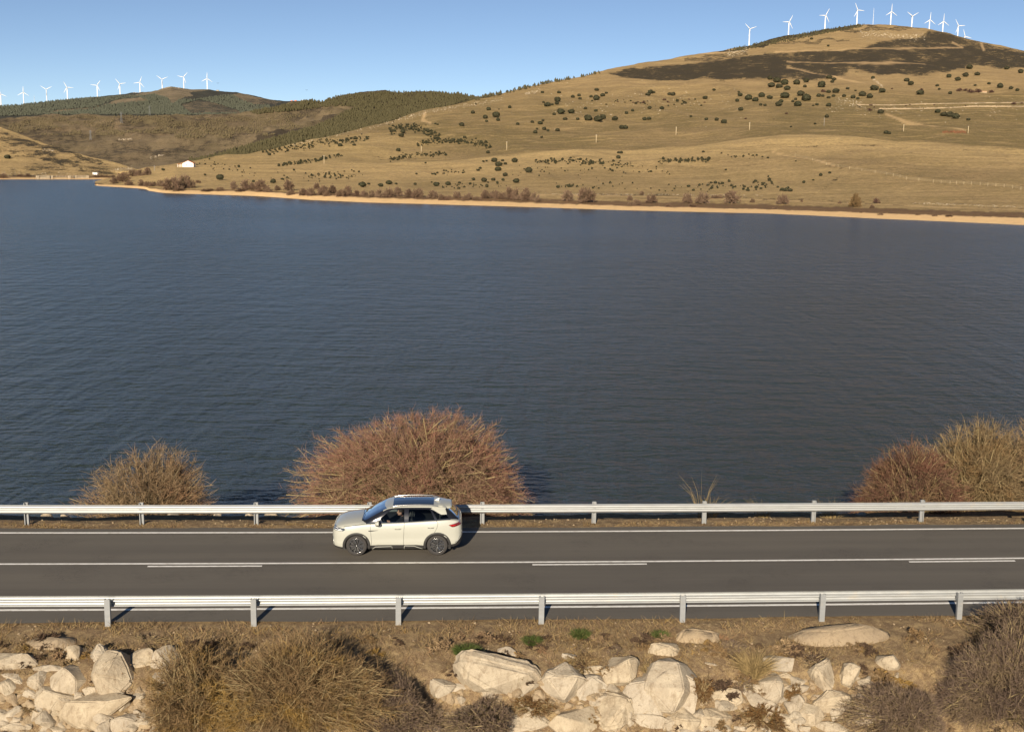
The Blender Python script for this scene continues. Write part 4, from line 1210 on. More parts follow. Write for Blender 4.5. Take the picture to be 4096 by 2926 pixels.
def oak_mesh(seed, n=340, flat=0.8):
    """unit tree, 1 m wide; short trunk under a lumpy crown of leaf clumps"""
    g = np.random.default_rng(seed)
    lobes = g.normal(size=(9, 3)); lobes /= np.linalg.norm(lobes, axis=1, keepdims=True)
    la = g.uniform(0.02, 0.16, 9)
    u = g.normal(size=(n, 3)); u /= np.linalg.norm(u, axis=1, keepdims=True)
    r = 0.38 * (1 + np.exp((u @ lobes.T - 1) * 7) @ la * 1.6)
    c = u * (r * g.uniform(0.78, 1.05, n))[:, None]
    c[:, 2] = c[:, 2] * flat
    c[:, 2] = np.maximum(c[:, 2], -0.26) + 0.36
    # each clump: a crumpled quad
    s = g.uniform(0.05, 0.10, n)
    a = g.normal(size=(n, 3)) + u * 0.2
    a -= (a * u).sum(1, keepdims=True) * u * 0.6
    a /= np.linalg.norm(a, axis=1, keepdims=True)
    b = np.cross(u, a); b += g.normal(size=(n, 3)) * 0.35
    q = np.stack([c - a * s[:, None], c - b * s[:, None], c + a * s[:, None], c + b * s[:, None] * 0.9], 1)
    V = [q.reshape(-1, 3)]; Fc = [np.arange(n * 4).reshape(n, 4)]; MI = [np.zeros(n, int)]
    # dense inner crown
    nu, nv = 10, 6
    th = np.linspace(0.15, PI - 0.15, nv)[:, None]; ph = np.linspace(0, 2 * PI, nu, endpoint=False)[None]
    w = np.stack([np.sin(th) * np.cos(ph), np.sin(th) * np.sin(ph), np.cos(th) + 0 * ph], -1).reshape(-1, 3)
    rr = 0.33 * (1 + np.exp((w @ lobes.T - 1) * 7) @ la * 1.5) * g.uniform(0.92, 1.05, len(w))
    w = w * rr[:, None]; w[:, 2] = w[:, 2] * flat; w[:, 2] = np.maximum(w[:, 2], -0.24) + 0.36
    idx = np.arange(nu * nv).reshape(nv, nu)
    f = np.stack([idx[:-1], np.roll(idx[:-1], -1, 1), np.roll(idx[1:], -1, 1), idx[1:]], -1).reshape(-1, 4)
    o = n * 4
    V.append(w); Fc.append(f + o); MI.append(np.zeros(len(f), int)); o += len(w)
    # trunk
    for k in range(3):
        a0 = g.uniform(0, 6.28); dx, dy = 0.07 * math.cos(a0), 0.07 * math.sin(a0)
        t = []
        for (z, rad, m) in ((-0.05, 0.04, 0.3), (0.26, 0.025, 1.4)):
            for j in range(5):
                t.append((dx * m + rad * math.cos(j * 1.2566), dy * m + rad * math.sin(j * 1.2566), z))
        V.append(np.array(t)); Fc.append(np.array([[o + j, o + (j + 1) % 5, o + 5 + (j + 1) % 5, o + 5 + j] for j in range(5)])); MI.append(np.ones(5, int)); o += 10
    me = np_mesh('holm_oak', np.concatenate(V), np.concatenate(Fc), np.concatenate(MI))
    me.materials.append(M_OAK); me.materials.append(M_BARK)
    return me
OAKM = [oak_mesh(s) for s in range(8)]

OAKS = {3: [(1926,222,42),(2066,193,42),(2134,248,70),(2035,266,48),(2048,300,28),(2150,288,38),(1828,330,50),(1592,323,24),(1612,328,22),(1852,441,32),(2254,175,35),(1305,395,45),(1288,425,50),(878,452,36),(744,512,45),(870,508,34),(1264,556,44),(117,594,36),(2060,575,36),(1592,450,40),(1505,670,22),(336,733,24),(228,812,28),(150,835,55),(945,866,70),(1000,855,30),(1108,868,50),(1180,845,60),(1244,855,26),(1413,857,32),(1424,766,24),(1600,862,52),(1705,855,50),(1806,845,30),(1932,816,34),(2026,822,58),(2108,818,40),(2020,657,26),(2048,652,24),(2115,648,56),(2155,680,70),(2150,725,60),(2190,648,30),(2214,676,34),(2212,776,48),(2195,820,32),(1953,148,18),(2158,194,14)],
 4: [(270,43,30),(418,43,38),(754,20,40),(838,48,30),(806,68,45),(597,70,34),(540,82,36),(704,80,34),(605,98,34),(748,98,60),(405,110,60),(400,140,44),(280,131,26),(313,153,62),(358,152,28),(435,216,72),(527,214,62),(375,237,34),(652,186,34),(745,206,36),(712,118,20),(472,278,42),(583,281,34),(678,275,75),(765,283,80),(808,266,60),(916,276,64),(50,325,34),(180,306,34),(274,293,28),(252,315,48),(286,367,40),(320,383,30),(207,397,42),(405,376,46),(221,369,24),(263,441,28),(975,355,50),(1008,355,50),(1018,226,34),(1072,206,32),(1180,282,40),(1218,276,44),(1222,180,40),(1334,183,46),(1228,42,50),(1262,44,28),(1210,60,50),(1430,62,44),(1400,58,40),(1716,90,50),(1796,20,34),(2014,40,24),(2030,66,46),(2104,92,70),(2166,108,60),(2220,70,60),(2002,117,38),(2034,193,50),(2210,153,32),(2250,158,30),(1727,281,36),(1820,286,42),(1884,305,54),(1590,257,26),(837,150,20),(945,620,46),(948,577,34),(970,578,34),(148,738,66),(37,830,62),(25,650,60),(715,668,36),(540,650,30),(506,876,34),(1700,570,28),(1570,875,34),(1664,868,26),(1808,845,34),(1613,910,30),(2165,830,32),(2066,878,30),(2095,910,36),(2212,895,28),(1235,745,28),(1900,730,24)],
 5: [(388,345,30),(536,408,26),(20,695,50),(85,715,70),(150,735,70),(100,765,60),(34,755,70),(258,735,64),(342,717,58),(172,783,64),(330,768,36),(480,756,76),(546,686,56),(590,703,42),(573,726,38),(153,848,90),(20,865,55),(290,835,64),(345,872,90),(540,815,42),(604,808,64),(540,865,36),(490,854,30),(452,850,42),(583,852,34),(268,923,76),(247,882,30),(222,900,30),(120,899,42),(97,927,60),(543,934,48),(438,928,34),(678,852,38),(710,785,38),(757,862,46),(842,838,64),(909,856,58),(800,876,30),(778,805,22),(948,783,74),(1020,805,66),(1235,711,54),(1274,742,58),(1356,822,72),(1506,759,34),(1524,792,26),(1620,827,38),(1612,677,48),(1694,703,54),(1762,669,52),(1795,598,60),(1864,658,50),(2125,605,46),(2250,637,50),(1966,742,34),(2068,766,58),(2162,783,40),(2220,800,38),(1843,757,26),(935,692,36),(1005,994,60),(1510,990,50),(1568,1016,60),(1620,1020,70),(1672,1036,70),(1050,1178,44),(1080,1184,34),(1782,1062,38),(525,1034,44),(420,1099,28),(205,1125,24),(404,938,22)],
 2: [(58,838,60),(1949,1024,68),(1448,952,34),(1820,998,26),(2250,1056,30)],
 6: [(470,666,36),(550,644,32),(320,730,32),(128,795,40),(150,800,36),(200,800,46),(247,542,18),(403,710,22)]}
POLES = [(1296.5, 656, 622), (1685, 607.5, 584), (2027, 601, 567), (2384.5, 571, 539), (2704, 540.5, 508), (2998, 520, 490), (3614, 526, 498), (3872, 534, 505)]
oaks = []
for k, L in OAKS.items():
    for x, y, w in L:
        px, py = ZF[k](x, y)
        oaks.append((px, py, w * .4503))
# label by band of hillside, then by order from the left inside it
def band_of(px, py, w):
    if py < 275: a = 'above the brush belt'
    elif py < 345: a = 'under the brush belt'
    elif py < 400: a = 'on the upper slope'
    elif py < 450: a = 'on the middle slope'
    elif py < 525: a = 'above the poles'
    elif py < 620: a = 'near the pale poles'
    elif py < 690: a = 'on the tan slope'
    else: a = 'near the shore'
    if px < 1000: b = 'far left'
    elif px < 1500: b = 'left'
    elif px < 2048: b = 'left of centre'
    elif px < 2400: b = 'centre'
    elif px < 3072: b = 'right of centre'
    elif px < 3500: b = 'below the summit'
    else: b = 'far right'
    s = 'small' if w < 16 else ('big' if w > 27 else 'mid-sized')
    return s, a, b
groups = {}
for px, py, w in oaks:
    groups.setdefault(band_of(px, py, w), []).append((px, py, w))
ro = random.Random(5)
for (s, a, b), L in sorted(groups.items()):
    L.sort()
    for i, (px, py, w) in enumerate(L):
        base = hit(px, py + w * 0.30)
        if base is None: continue
        sc = F_PX / (base - CAM).dot(_F)
        W = w / sc * 1.12
        o = bpy.data.objects.new('holm_oak', OAKM[ro.randrange(8)])
        COL.objects.link(o)
        o.location = base + Vector((0, W * 0.25, -0.1 * W * 0.3))
        o.location.z = max(o.location.z, base.z)
        o.scale = (W, W, W * ro.uniform(0.78, 0.98))
        o.rotation_euler = (0, 0, ro.uniform(0, 6.28))
        if len(L) == 1: lab = f'the only {s} round dark oak {a}, {b}'
        else: lab = f'{s} dark oak {a}, {b}, {ORD[i]} from left'
        tag(o, lab, 'tree', 'holm oaks dotted over the hills')

# red-brown bare shrubs on the hill
def ball_mesh(seed, n, mats, tw, nm, flat=0.75, base=0.35, core=True):
    (sv, sq), (tv, tq) = twig_geometry((0.5, 0.5, flat), 30, 160, n, seed, tl=0.075, tw=tw, up=0.35, lump=0.12, inner=0.1, frizz=1.2)
    sv = sv.copy()
    v = np.concatenate([sv, tv]); q = np.concatenate([sq, tq + len(sv)])
    mi = np.concatenate([np.zeros(len(sq), int), np.ones(len(tq), int)])
    me = np_mesh(nm, v, q, mi)
    for m in mats: me.materials.append(m)
    return me
SHB = [ball_mesh(40 + i, 3200, (M_FARTW, M_FARTW), 0.016, 'shore_bush', 0.70) for i in range(6)]
SHO = ball_mesh(50, 3200, (M_FAROCH, M_FAROCH), 0.016, 'shore_bush', 0.8)
MAR = [ball_mesh(60 + i, 700, (M_MAROON, M_MAROON), 0.022, 'thorn_bush', 0.6) for i in range(3)]
MAROON = {4: [(1165,128,50),(1355,105,46),(1385,125,36),(1075,132,24),(1118,128,28),(940,125,22),(1573,102,28),(1710,130,26),(2075,274,32)],
          5: [(945,950,26),(912,930,40),(905,970,60),(165,1005,36),(52,1057,18),(1260,929,22),(1475,930,22),(1225,937,22),(1100,785,30),(1365,790,40),(2180,915,60),(2255,915,30),(1755,937,20),(2030,937,20),(490,805,60),(1700,795,70),(1750,795,60),(1800,805,80),(1870,800,90),(1980,810,60)]}
ml = []
for k, L in MAROON.items():
    for x, y, w in L:
        ml.append((*ZF[k](x, y), w * .4503))
ml.sort()
for i, (px, py, w) in enumerate(ml):
    p = hit(px, py + w * 0.25)
    if p is None: continue
    sc = F_PX / (p - CAM).dot(_F); W = w / sc * 1.1
    o = bpy.data.objects.new('thorn_bush', MAR[i % 3]); COL.objects.link(o)
    o.location = p; o.scale = (W, W, W * 0.8); o.rotation_euler = (0, 0, i)
    tag(o, f'low maroon leafless bush on the hillside, {ORD[i]} of its kind from left', 'bush', 'maroon thorn bushes on the hill')

# willows along the far shore (x, y of the foot, width, height)
SHORE_B = {2: [(1010,1075,110,60),(1100,1060,140,90),(1145,1090,90,50),(1180,1010,120,60),(1250,1005,100,60),(1310,1000,90,70),(1250,1095,90,60),(1310,1100,90,50),(1360,1100,90,50),(1430,1100,90,60),(1480,1132,130,110),(1560,1127,150,130),(1640,1117,150,120),(1700,1115,100,80),(1760,1070,60,30),(1590,1140,160,32),(1850,1142,160,28),(1960,1140,90,38),(2080,1125,90,75),(2190,1128,130,95),(2140,1145,120,32),(2250,1130,80,60),(950,1022,60,25),(1000,1022,80,25),(860,1018,80,25),(910,1020,60,25),(240,1014,80,30),(180,1014,70,25),(30,1027,90,45)],
 3: [(50,925,160,110),(110,930,90,50),(190,915,80,50),(290,915,130,100),(310,955,90,50),(420,960,110,80),(490,960,110,70),(540,900,70,60),(600,955,120,90),(630,965,70,50),(680,940,110,90),(750,970,100,70),(820,960,100,90),(890,965,90,60),(960,965,90,60),(1030,970,80,60),(1100,975,120,80),(1180,975,120,90),(1260,970,110,90),(1350,975,120,80),(1440,980,130,90),(1570,980,110,70),(1650,1000,90,60),(1710,1000,90,50),(1790,980,100,60),(1860,1005,90,60),(1900,990,90,60),(1960,1005,100,40),(2040,985,120,80),(2120,985,100,80),(2180,990,100,70),(2240,995,130,120)],
 4: [(40,1000,130,110),(120,1005,130,120),(200,1005,90,80),(230,1020,80,50),(490,1005,130,100),(660,1020,210,140),(1045,1005,70,50),(1110,1045,90,60),(1060,1050,80,40),(1240,1025,130,90),(1150,955,70,40),(1390,1060,80,30),(1560,1025,110,90),(1690,1030,160,110),(1800,985,90,40),(1850,985,60,40),(1955,1030,190,120),(2135,1020,60,40),(1600,1060,100,30)],
 6: [(130,925,130,100),(300,905,30,30),(635,920,40,30),(775,950,140,110),(965,915,76,55),(925,960,60,35),(60,970,60,25),(830,1000,60,20),(1000,1020,60,20),(1480,1030,60,20),(1610,1035,90,25),(1330,1020,60,20)]}
SEC = {2: 'on the sandy headland at the left', 3: 'on the left far shore', 4: 'on the middle far shore', 6: 'on the right far shore'}
for k, L in SHORE_B.items():
    for cls in ('low', 'mid-sized', 'large'):
        M = sorted(q for q in L if (('low' if q[3] < 45 else ('large' if q[3] > 85 else 'mid-sized')) == cls))
        for i, (x, y, w, h) in enumerate(M):
            px, py = ZF[k](x, y)
            p = hit(px, py)
            if p is None: continue
            sc = F_PX / (p - CAM).dot(_F)
            W, Hh = w * .4503 / sc * 1.22, h * .4503 / sc * 1.22
            me = SHB[(i * 5 + k) % 6]
            col = 'red-brown'
            if k == 6 and (x, y) == (775, 950): me = SHO; col = 'ochre'
            if k == 6 and (x, y) == (965, 915): me = MAR[0]; col = 'dark maroon'
            o = bpy.data.objects.new('shore_bush', me); COL.objects.link(o)
            o.location = p - Vector((0, 0, 0.15)); o.scale = (W, W * 0.8, Hh / (0.6 if me is MAR[0] else 0.70))
            o.rotation_euler = (0, 0, (i * 1.7) % 6.28)
            lab = f'{cls} {col} bare bush {SEC[k]}, {ORD[i]} from left'
            tag(o, lab, 'bush', 'bare bushes along the far shore')

# young evergreen shrubs: the 300 largest one by one, the rest as one mass
CL = [(3, [(60, 572), (400, 525), (700, 480), (1000, 455)], 34, 210, 1), (3, [(1180, 370), (1420, 360), (1560, 410), (1640, 450)], 44, 190, 1.1), (3, [(1420, 505), (1640, 480), (1850, 480), (2090, 525)], 26, 170, 1.1),
      (3, [(200, 695), (500, 655), (770, 605)], 18, 90, 1.15), (3, [(1180, 650), (1400, 602), (1700, 598)], 22, 90, 1.1), (3, [(460, 780), (850, 790)], 26, 34, 1.2), (3, [(1560, 760), (2000, 740)], 28, 28, 1.1), (3, [(1500, 880), (2270, 860)], 30, 40, 1.1),
      (3, [(60, 800), (500, 810), (1000, 740)], 60, 40, 0.9), (4, [(200, 660), (600, 660), (820, 665)], 24, 120, 1.1), (4, [(850, 680), (1080, 695)], 28, 40, 0.9), (4, [(1300, 660), (1750, 645)], 18, 90, 1.1), (4, [(0, 740), (900, 740), (1400, 750)], 60, 60, 0.9),
      (4, [(300, 870), (1000, 880), (2200, 900)], 40, 60, 1.1), (4, [(1640, 870), (2274, 880)], 34, 40, 1.3), (4, [(1850, 610), (2274, 615)], 22, 22, 1.0), (6, [(0, 690), (60, 790), (200, 800)], 26, 26, 1.2), (2, [(1700, 880), (2274, 1000)], 50, 40, 0.9), (4, [(900, 130), (1700, 160)], 40, 26, 1.1), (3, [(1940, 75), (2270, 30)], 5, 24, 1.4)]
gs = np.random.default_rng(77)
sp = []
for k, pts, hw, n, szm in CL:
    pts = np.array(pts, float)
    seg = np.linalg.norm(np.diff(pts, axis=0), axis=1); cum = np.concatenate([[0], np.cumsum(seg)])
    t = gs.uniform(0, cum[-1], n)
    x = np.interp(t, cum, pts[:, 0]); y = np.interp(t, cum, pts[:, 1]) + gs.normal(size=n) * hw * 0.5
    for a, b in zip(x, y):
        px, py = ZF[k](a, b)
        sp.append((px, py, float(np.clip(gs.lognormal(0, 0.38), .5, 2.3)) * 6.2 * szm, k))
rows = []
for px, py, w, k in sp:
    p = hit(px, py)
    if p is None or p.z < WATER_Z + 0.5: continue
    sc = F_PX / (p - CAM).dot(_F)
    rows.append((w, p, w / sc, px, py, k))
rows.sort(key=lambda r: -r[0])
def shrub_mesh(seed):
    g = np.random.default_rng(seed)
    n = 60
    u = g.normal(size=(n, 3)); u /= np.linalg.norm(u, axis=1, keepdims=True)
    c = u * 0.4 * g.uniform(0.6, 1.1, (n, 1)); c[:, 2] = np.maximum(c[:, 2] * 1.0, -0.3) + 0.3
    a = g.normal(size=(n, 3)); a /= np.linalg.norm(a, axis=1, keepdims=True); b = np.cross(a, g.normal(size=(n, 3))); b /= np.linalg.norm(b, axis=1, keepdims=True)
    s = g.uniform(0.12, 0.2, (n, 1))
    return np.stack([c - a * s, c - b * s, c + a * s, c + b * s], 1).reshape(-1, 3), np.arange(n * 4).reshape(n, 4)
SHM = []
for i in range(5):
    me = np_mesh('young_oak', *shrub_mesh(90 + i)); me.materials.append(M_OAK); SHM.append(me)
AREA = lambda px, py: ('in the thicket band on the left of the big hill' if px < 1500 and py < 615 else 'in the dark triangular thicket left of the pole line' if px < 2000 and py < 600 else
    'in the short thicket rows under the left poles' if px < 2000 and py < 668 else 'on the tan slope above the left far shore' if px < 2048 else
    'in the sparse band along the tan knoll, centre' if py < 675 else 'on the tan slope above the middle far shore' if px < 3072 else 'on the tan slope above the right far shore')
for w, p, W, px, py, k in rows[:300]:
    o = bpy.data.objects.new('young_oak', SHM[ro.randrange(5)]); COL.objects.link(o)
    o.location = p; o.scale = (W, W, W * ro.uniform(0.7, 1.2)); o.rotation_euler = (0, 0, ro.uniform(0, 6))
    ar = AREA(px, py)
    tag(o, 'small dark evergreen shrub ' + ar, 'shrub', 'young evergreen shrubs ' + ar)
V, Q, off = [], [], 0
pr = [shrub_mesh(90 + i) for i in range(5)]
for w, p, W, px, py, k in rows[300:]:
    v, q = pr[ro.randrange(5)]
    V.append(v * W + np.array(p[:])); Q.append(q + off); off += len(v)
tag(link('scrub', np_mesh('scrub', np.concatenate(V), np.concatenate(Q)), None, M_OAK), 'tiny dark shrubs scattered through the thickets', kind='stuff')

# pine woods on the ridges
def pines(name, poly, n, which, hmin, hmax, mat, seed, label, reject=None, wr=0.3):
    g = np.random.default_rng(seed)
    P = np.array(poly)
    V, Q, off = [], [], 0
    tries = 0; cnt = 0
    while cnt < n and tries < n * 6:
        xs = g.uniform(P[:, 0].min(), P[:, 0].max(), 4000); ys = g.uniform(P[:, 1].min(), P[:, 1].max(), 4000)
        tries += 4000
        ok = inpoly(xs, ys, poly)
        if reject is not None: ok &= ~reject(xs, ys)
        for x, y in zip(xs[ok], ys[ok]):
            if cnt >= n: break
            loc, nn, ii, dd = TREES_T[which].ray_cast(CAM, raydir(x, y).normalized())
            if loc is None: continue
            h = hmin * (hmax / hmin) ** g.random()
            r = h * wr * g.uniform(0.8, 1.3)
            a = g.uniform(0, 6.28) + np.arange(5) * 1.2566
            j = g.uniform(0.75, 1.25, 10)
            lo = np.stack([r * np.cos(a) * j[:5], r * np.sin(a) * j[:5], h * (0.12 + 0.06 * j[5:])], 1)
            mi = np.stack([r * .62 * np.cos(a + .6) * j[5:], r * .62 * np.sin(a + .6) * j[5:], h * (0.5 + 0.08 * j[:5])], 1)
            top = np.array([[g.normal() * r * .15, g.normal() * r * .15, h]] * 5)
            v = np.concatenate([lo, mi, top]) + np.array(loc[:])
            V.append(v)
            k = np.arange(5); k1 = (k + 1) % 5
            Q.append(np.concatenate([np.stack([k, k1, 5 + k1, 5 + k], 1), np.stack([5 + k, 5 + k1, 10 + k1, 10 + k], 1)]) + off)
            off += 15; cnt += 1
    tag(link(name, np_mesh(name, np.concatenate(V), np.concatenate(Q)), None, mat), label, kind='stuff')
WOOD_DENSE = [(1000, 449), (1120, 426), (1218, 406), (1290, 397), (1400, 381), (1480, 372), (1560, 368), (1700, 369), (1840, 374), (1920, 396), (1700, 450), (1610, 472), (1500, 506), (1380, 540), (1200, 588), (1040, 618), (900, 655), (760, 672), (755, 655),
              (850, 638), (960, 600), (1100, 560), (1250, 515), (1330, 480), (1380, 450), (1430, 432), (1360, 425), (1200, 442), (1024, 460)]
pines('pine_wood', WOOD_DENSE, 8000, 'mid', 4.5, 8, M_PINE, 1, 'dense pine plantation over the right half of the middle hill')
pines('pine_wood', [(0, 476), (450, 462), (860, 466), (1020, 462), (1300, 430), (1340, 450), (1240, 500), (1080, 545), (800, 560), (520, 545), (0, 540)], 4200, 'mid', 1.8, 4.0, M_PINEY, 2, 'thinner young pines over the middle hill', reject=lambda x, y: vnoise(x / 60.0, y / 16.0) < 0.0)
pines('pine_wood', [(-300, 442), (0, 424), (180, 409), (270, 398), (480, 386), (620, 378), (700, 400), (780, 400), (920, 380), (1024, 384), (1080, 398), (1080, 440), (1000, 455), (860, 462), (450, 460), (180, 461), (-300, 474)], 9000, 'far', 5, 9, M_PINEFAR, 3, 'dark pine forest below the left row of turbines', reject=lambda x, y: far_bare(x, y))
pines('pine_wood', [(2900, 203), (3000, 182), (3100, 158), (3250, 128), (3400, 104), (3460, 99), (3440, 112), (3300, 136), (3200, 158), (3080, 182), (2960, 206)], 500, 'big', 4, 6, M_PINE, 4, 'pines on the left shoulder of the big hill summit', wr=0.35)
pines('pine_wood', [(1895, 397), (2048, 364), (2160, 337), (2400, 290), (2400, 296), (2160, 343), (2048, 371), (1895, 404)], 130, 'big', 4, 9, M_PINE, 5, 'scattered pines along the skyline of the big hill', wr=0.3)

# scattered pale rocks on the hill
def hill_rocks(n, seed):
    g = np.random.default_rng(seed)
    lines = [([(1480, 512), (1700, 450), (2015, 395)], 9, 200), ([(1150, 585), (1480, 510)], 6, 60), ([(2100, 375), (2160, 362)], 7, 50), ([(2910, 215), (2990, 200)], 12, 120), ([(3440, 135), (3700, 150)], 16, 200), ([(3350, 395), (3450, 420)], 20, 70), ([(3490, 315), (3530, 345)], 6, 60),
             ([(2150, 774), (2250, 776), (3070, 782)], 2.5, 180), ([(3650, 812), (4096, 828)], 3, 120), ([(2200, 420), (3000, 420)], 70, 200), ([(3300, 440), (4096, 440)], 45, 160), ([(600, 632), (660, 618)], 5, 40), ([(470, 558), (530, 557)], 4, 50), ([(460, 680), (530, 672)], 7, 60), ([(170, 598), (215, 602)], 5, 30), ([(0, 690), (300, 700)], 12, 60), ([(640, 352), (690, 346), (720, 351)], 4, 60), ([(534, 370), (560, 369)], 3, 30)]
    cube = np.array([(-1,-1,-1),(1,-1,-1),(1,1,-1),(-1,1,-1),(-1,-1,1),(1,-1,1),(1,1,1),(-1,1,1)], float) * 0.5
    cf = np.array([(0,3,2,1),(4,5,6,7),(0,1,5,4),(1,2,6,5),(2,3,7,6),(3,0,4,7)])
    V, Q, off = [], [], 0
    for pts, hw, m in lines:
        pts = np.array(pts, float); seg = np.linalg.norm(np.diff(pts, axis=0), axis=1); cum = np.concatenate([[0], np.cumsum(seg)])
        t = g.uniform(0, cum[-1], m); x = np.interp(t, cum, pts[:, 0]); y = np.interp(t, cum, pts[:, 1]) + g.normal(size=m) * hw * 0.5
        for a, b in zip(x, y):
            p = hit(a, b)
            if p is None: continue
            s = g.uniform(1.0, 3.4) / (F_PX / (p - CAM).dot(_F))
            v = cube * g.uniform(0.6, 1.2, (8, 1)) * np.array([s * g.uniform(1, 2), s, s * g.uniform(.5, 1)])
            V.append(v + np.array(p[:])); Q.append(cf + off); off += 8
    tag(link('rock_outcrop', np_mesh('rock_outcrop', np.concatenate(V), np.concatenate(Q)), None, M_ROCK), 'pale rocks scattered over the hills', kind='stuff')
hill_rocks(0, 9)

# ---------------------------------------------------------------- wind turbines
M_TWHITE = simple('turbine_white', (0.80, 0.80, 0.78), 0.45, 0, 0.4, 0.03)
def mk(fn, name, mats):
    bm = bmesh.new(); fn(bm)
    me = bpy.data.meshes.new(name); bm.to_mesh(me); bm.free()
    me.polygons.foreach_set('use_smooth', [True] * len(me.polygons))
    for m in (mats if isinstance(mats, (list, tuple)) else [mats]): me.materials.append(m)
    return me
TOWER = mk(lambda bm: tube(bm, [(0, 0, -14), (0, 0, 0), (0, 0, 25), (0, 0, 50)], [2.4, 2.3, 1.9, 1.4], 14), 'tower', M_TWHITE)
def _nac(bm):
    box(bm, (-1.3, -2.2, -1.4), (1.3, 5.2, 1.3)); bmesh.ops.bevel(bm, geom=bm.edges[:], offset=0.5, segments=2, affect='EDGES')
NAC = mk(_nac, 'nacelle', M_TWHITE)
HUB = mk(lambda bm: ellipsoid(bm, (0, -3.2, 0), (1.15, 1.6, 1.15), 12, 8), 'hub', M_TWHITE)
def _blade(bm):
    rows = []
    for z, c, th, off in ((0.6, 1.2, 1.1, 0), (3, 2.2, .9, .1), (6, 3.1, .6, .35), (12, 2.5, .4, .25), (19, 1.8, .3, .15), (25.5, 1.0, .15, .05), (27.5, .3, .05, 0)):
        rows.append([bm.verts.new((c * x - off * .5, -3.2 + th * y, z)) for x, y in ((-.5, 0), (-.25, .42), (.1, .5), (.5, 0), (.1, -.5), (-.25, -.42))])
    for a, b in zip(rows[:-1], rows[1:]):
        for k in range(6): bm.faces.new((a[k], a[(k + 1) % 6], b[(k + 1) % 6], b[k]))
    bm.faces.new(rows[0][::-1]); bm.faces.new(rows[-1])
BLADE = mk(_blade, 'blade', M_TWHITE)
# (base x, base y, hub x, hub y, first blade clockwise degrees from up)
TURB = [(0, 8, 382, 2, 378, 110, 'leftmost turbine of the left ridge, cut by the picture edge'),
        (0, 97, 418, 93, 371, 2, 'second turbine from the left edge, one blade straight up'),
        (0, 187, 406, 185, 359, 62, 'third turbine on the left ridge, blades in a Y, right of the small mast'),
        (0, 270, 397, 268, 351, 92, 'fourth turbine on the left ridge, one blade level to the right'),
        (0, 390, 390, 388, 343, 35, 'fifth turbine on the left ridge, in the middle of the row'),
        (0, 480, 382, 479, 337, 80, 'sixth turbine on the left ridge, just left of the rocky rise'),
        (0, 561, 366, 559, 331, 20, 'seventh turbine on the left ridge, beside the small rock tor'),
        (0, 649, 352, 648, 319, 65, 'eighth turbine on the left ridge, left of the rocky summit'),
        (0, 735, 353, 734, 310, 40, 'ninth turbine on the left ridge, right of the rocky summit'),
        (0, 829, 360, 828, 316, 2, 'rightmost turbine of the left ridge, one blade straight up'),
        (1, 2996, 173, 2999, 118, 70, 'turbine standing low on the left flank of the big summit'),
        (1, 3152, 143, 3156, 90, 28, 'second turbine from the left on the big summit'),
        (1, 3298, 117, 3302, 64, 28, 'third turbine from the left on the big summit'),
        (1, 3425, 99, 3430, 43, 92, 'turbine just left of the thin mast on the big summit'),
        (1, 3559, 100, 3565, 49, 0, 'turbine just right of the thin mast, one blade straight up'),
        (1, 3646, 108, 3649, 67, 60, 'turbine right of the summit with its blades in a Y'),
        (1, 3714, 117, 3719, 82, 2, 'third turbine right of the thin mast, one blade straight up'),
        (1, 3767, 130, 3773, 88, 0, 'fourth turbine right of the thin mast, narrow blades'),
        (1, 3829, 146, 3833, 106, 85, 'turbine on the right flank with one blade to the right'),
        (1, 3857, 190, 3859, 149, 98, 'rightmost turbine, only its rotor showing above the slope')]
first = None
for side, bx, by, hx, hy, ph, lab in TURB:
    D = 5150 if side == 0 else 4150
    ph_px = abs(by - hy)
    D = 5250 if side == 0 else 4300
    top = at(hx, hy, D)
    sc = F_PX / (top - CAM).dot(_F)
    hb = (ph_px + 3) / sc
    k = 1.0
    root = empty('wind_turbine', (top.x, top.y, top.z - 50 * k), math.radians(18))
    tag(root, lab, 'wind turbine', 'wind turbines on the ridges')
    link('tower', TOWER, root)
    nc = link('nacelle', NAC, root); nc.location = (0, 0, 51.2)
    hbo = link('hub', HUB, nc); hbo.location = (0, 0, 0)
    for j in range(3):
        b = link('blade', BLADE, nc)
        b.rotation_euler = (0, math.radians(ph + 120 * j), 0)
    root.scale = (k, k, k)

def lattice(name, h, wb, label, cat, base, arms=(), seg=6, thick=0.12, mat=None):
    root = empty(name, base)
    tag(root, label, cat)
    bm = bmesh.new()
    def c(z): 
        w = wb * (1 - 0.85 * z / h) / 2
        return [Vector((sx * w, sy * w, z)) for sx, sy in ((-1, -1), (1, -1), (1, 1), (-1, 1))]
    zs = [h * i / seg for i in range(seg + 1)]
    for a, b in zip(zs[:-1], zs[1:]):
        A_, B_ = c(a), c(b)
        for k in range(4):
            tube(bm, [A_[k], B_[k]], thick, 4, False)
            tube(bm, [A_[k], B_[(k + 1) % 4]], thick * .6, 4, False)
    bm_obj('frame', bm, mat or M_POST, root)['kind'] = 'stuff'
    for z, l in arms:
        bm = bmesh.new(); tube(bm, [(-l, 0, z), (0, 0, z + .8), (l, 0, z)], thick * 1.2, 4)
        bm_obj('cross_arm', bm, mat or M_POST, root)
    return root
p = at(3492, 96, 4000); lattice('met_mast', 54, 1.6, 'thin white measuring mast on the big summit between the turbines', 'mast', p - Vector((0, 0, 4)), (), 14, 0.13, M_TWHITE)
p = at(138, 411, 5250); lattice('met_mast', 34, 2.0, 'small thin mast between the second and third left turbines', 'mast', p - Vector((0, 0, 4)), (), 9, 0.16, M_TWHITE)
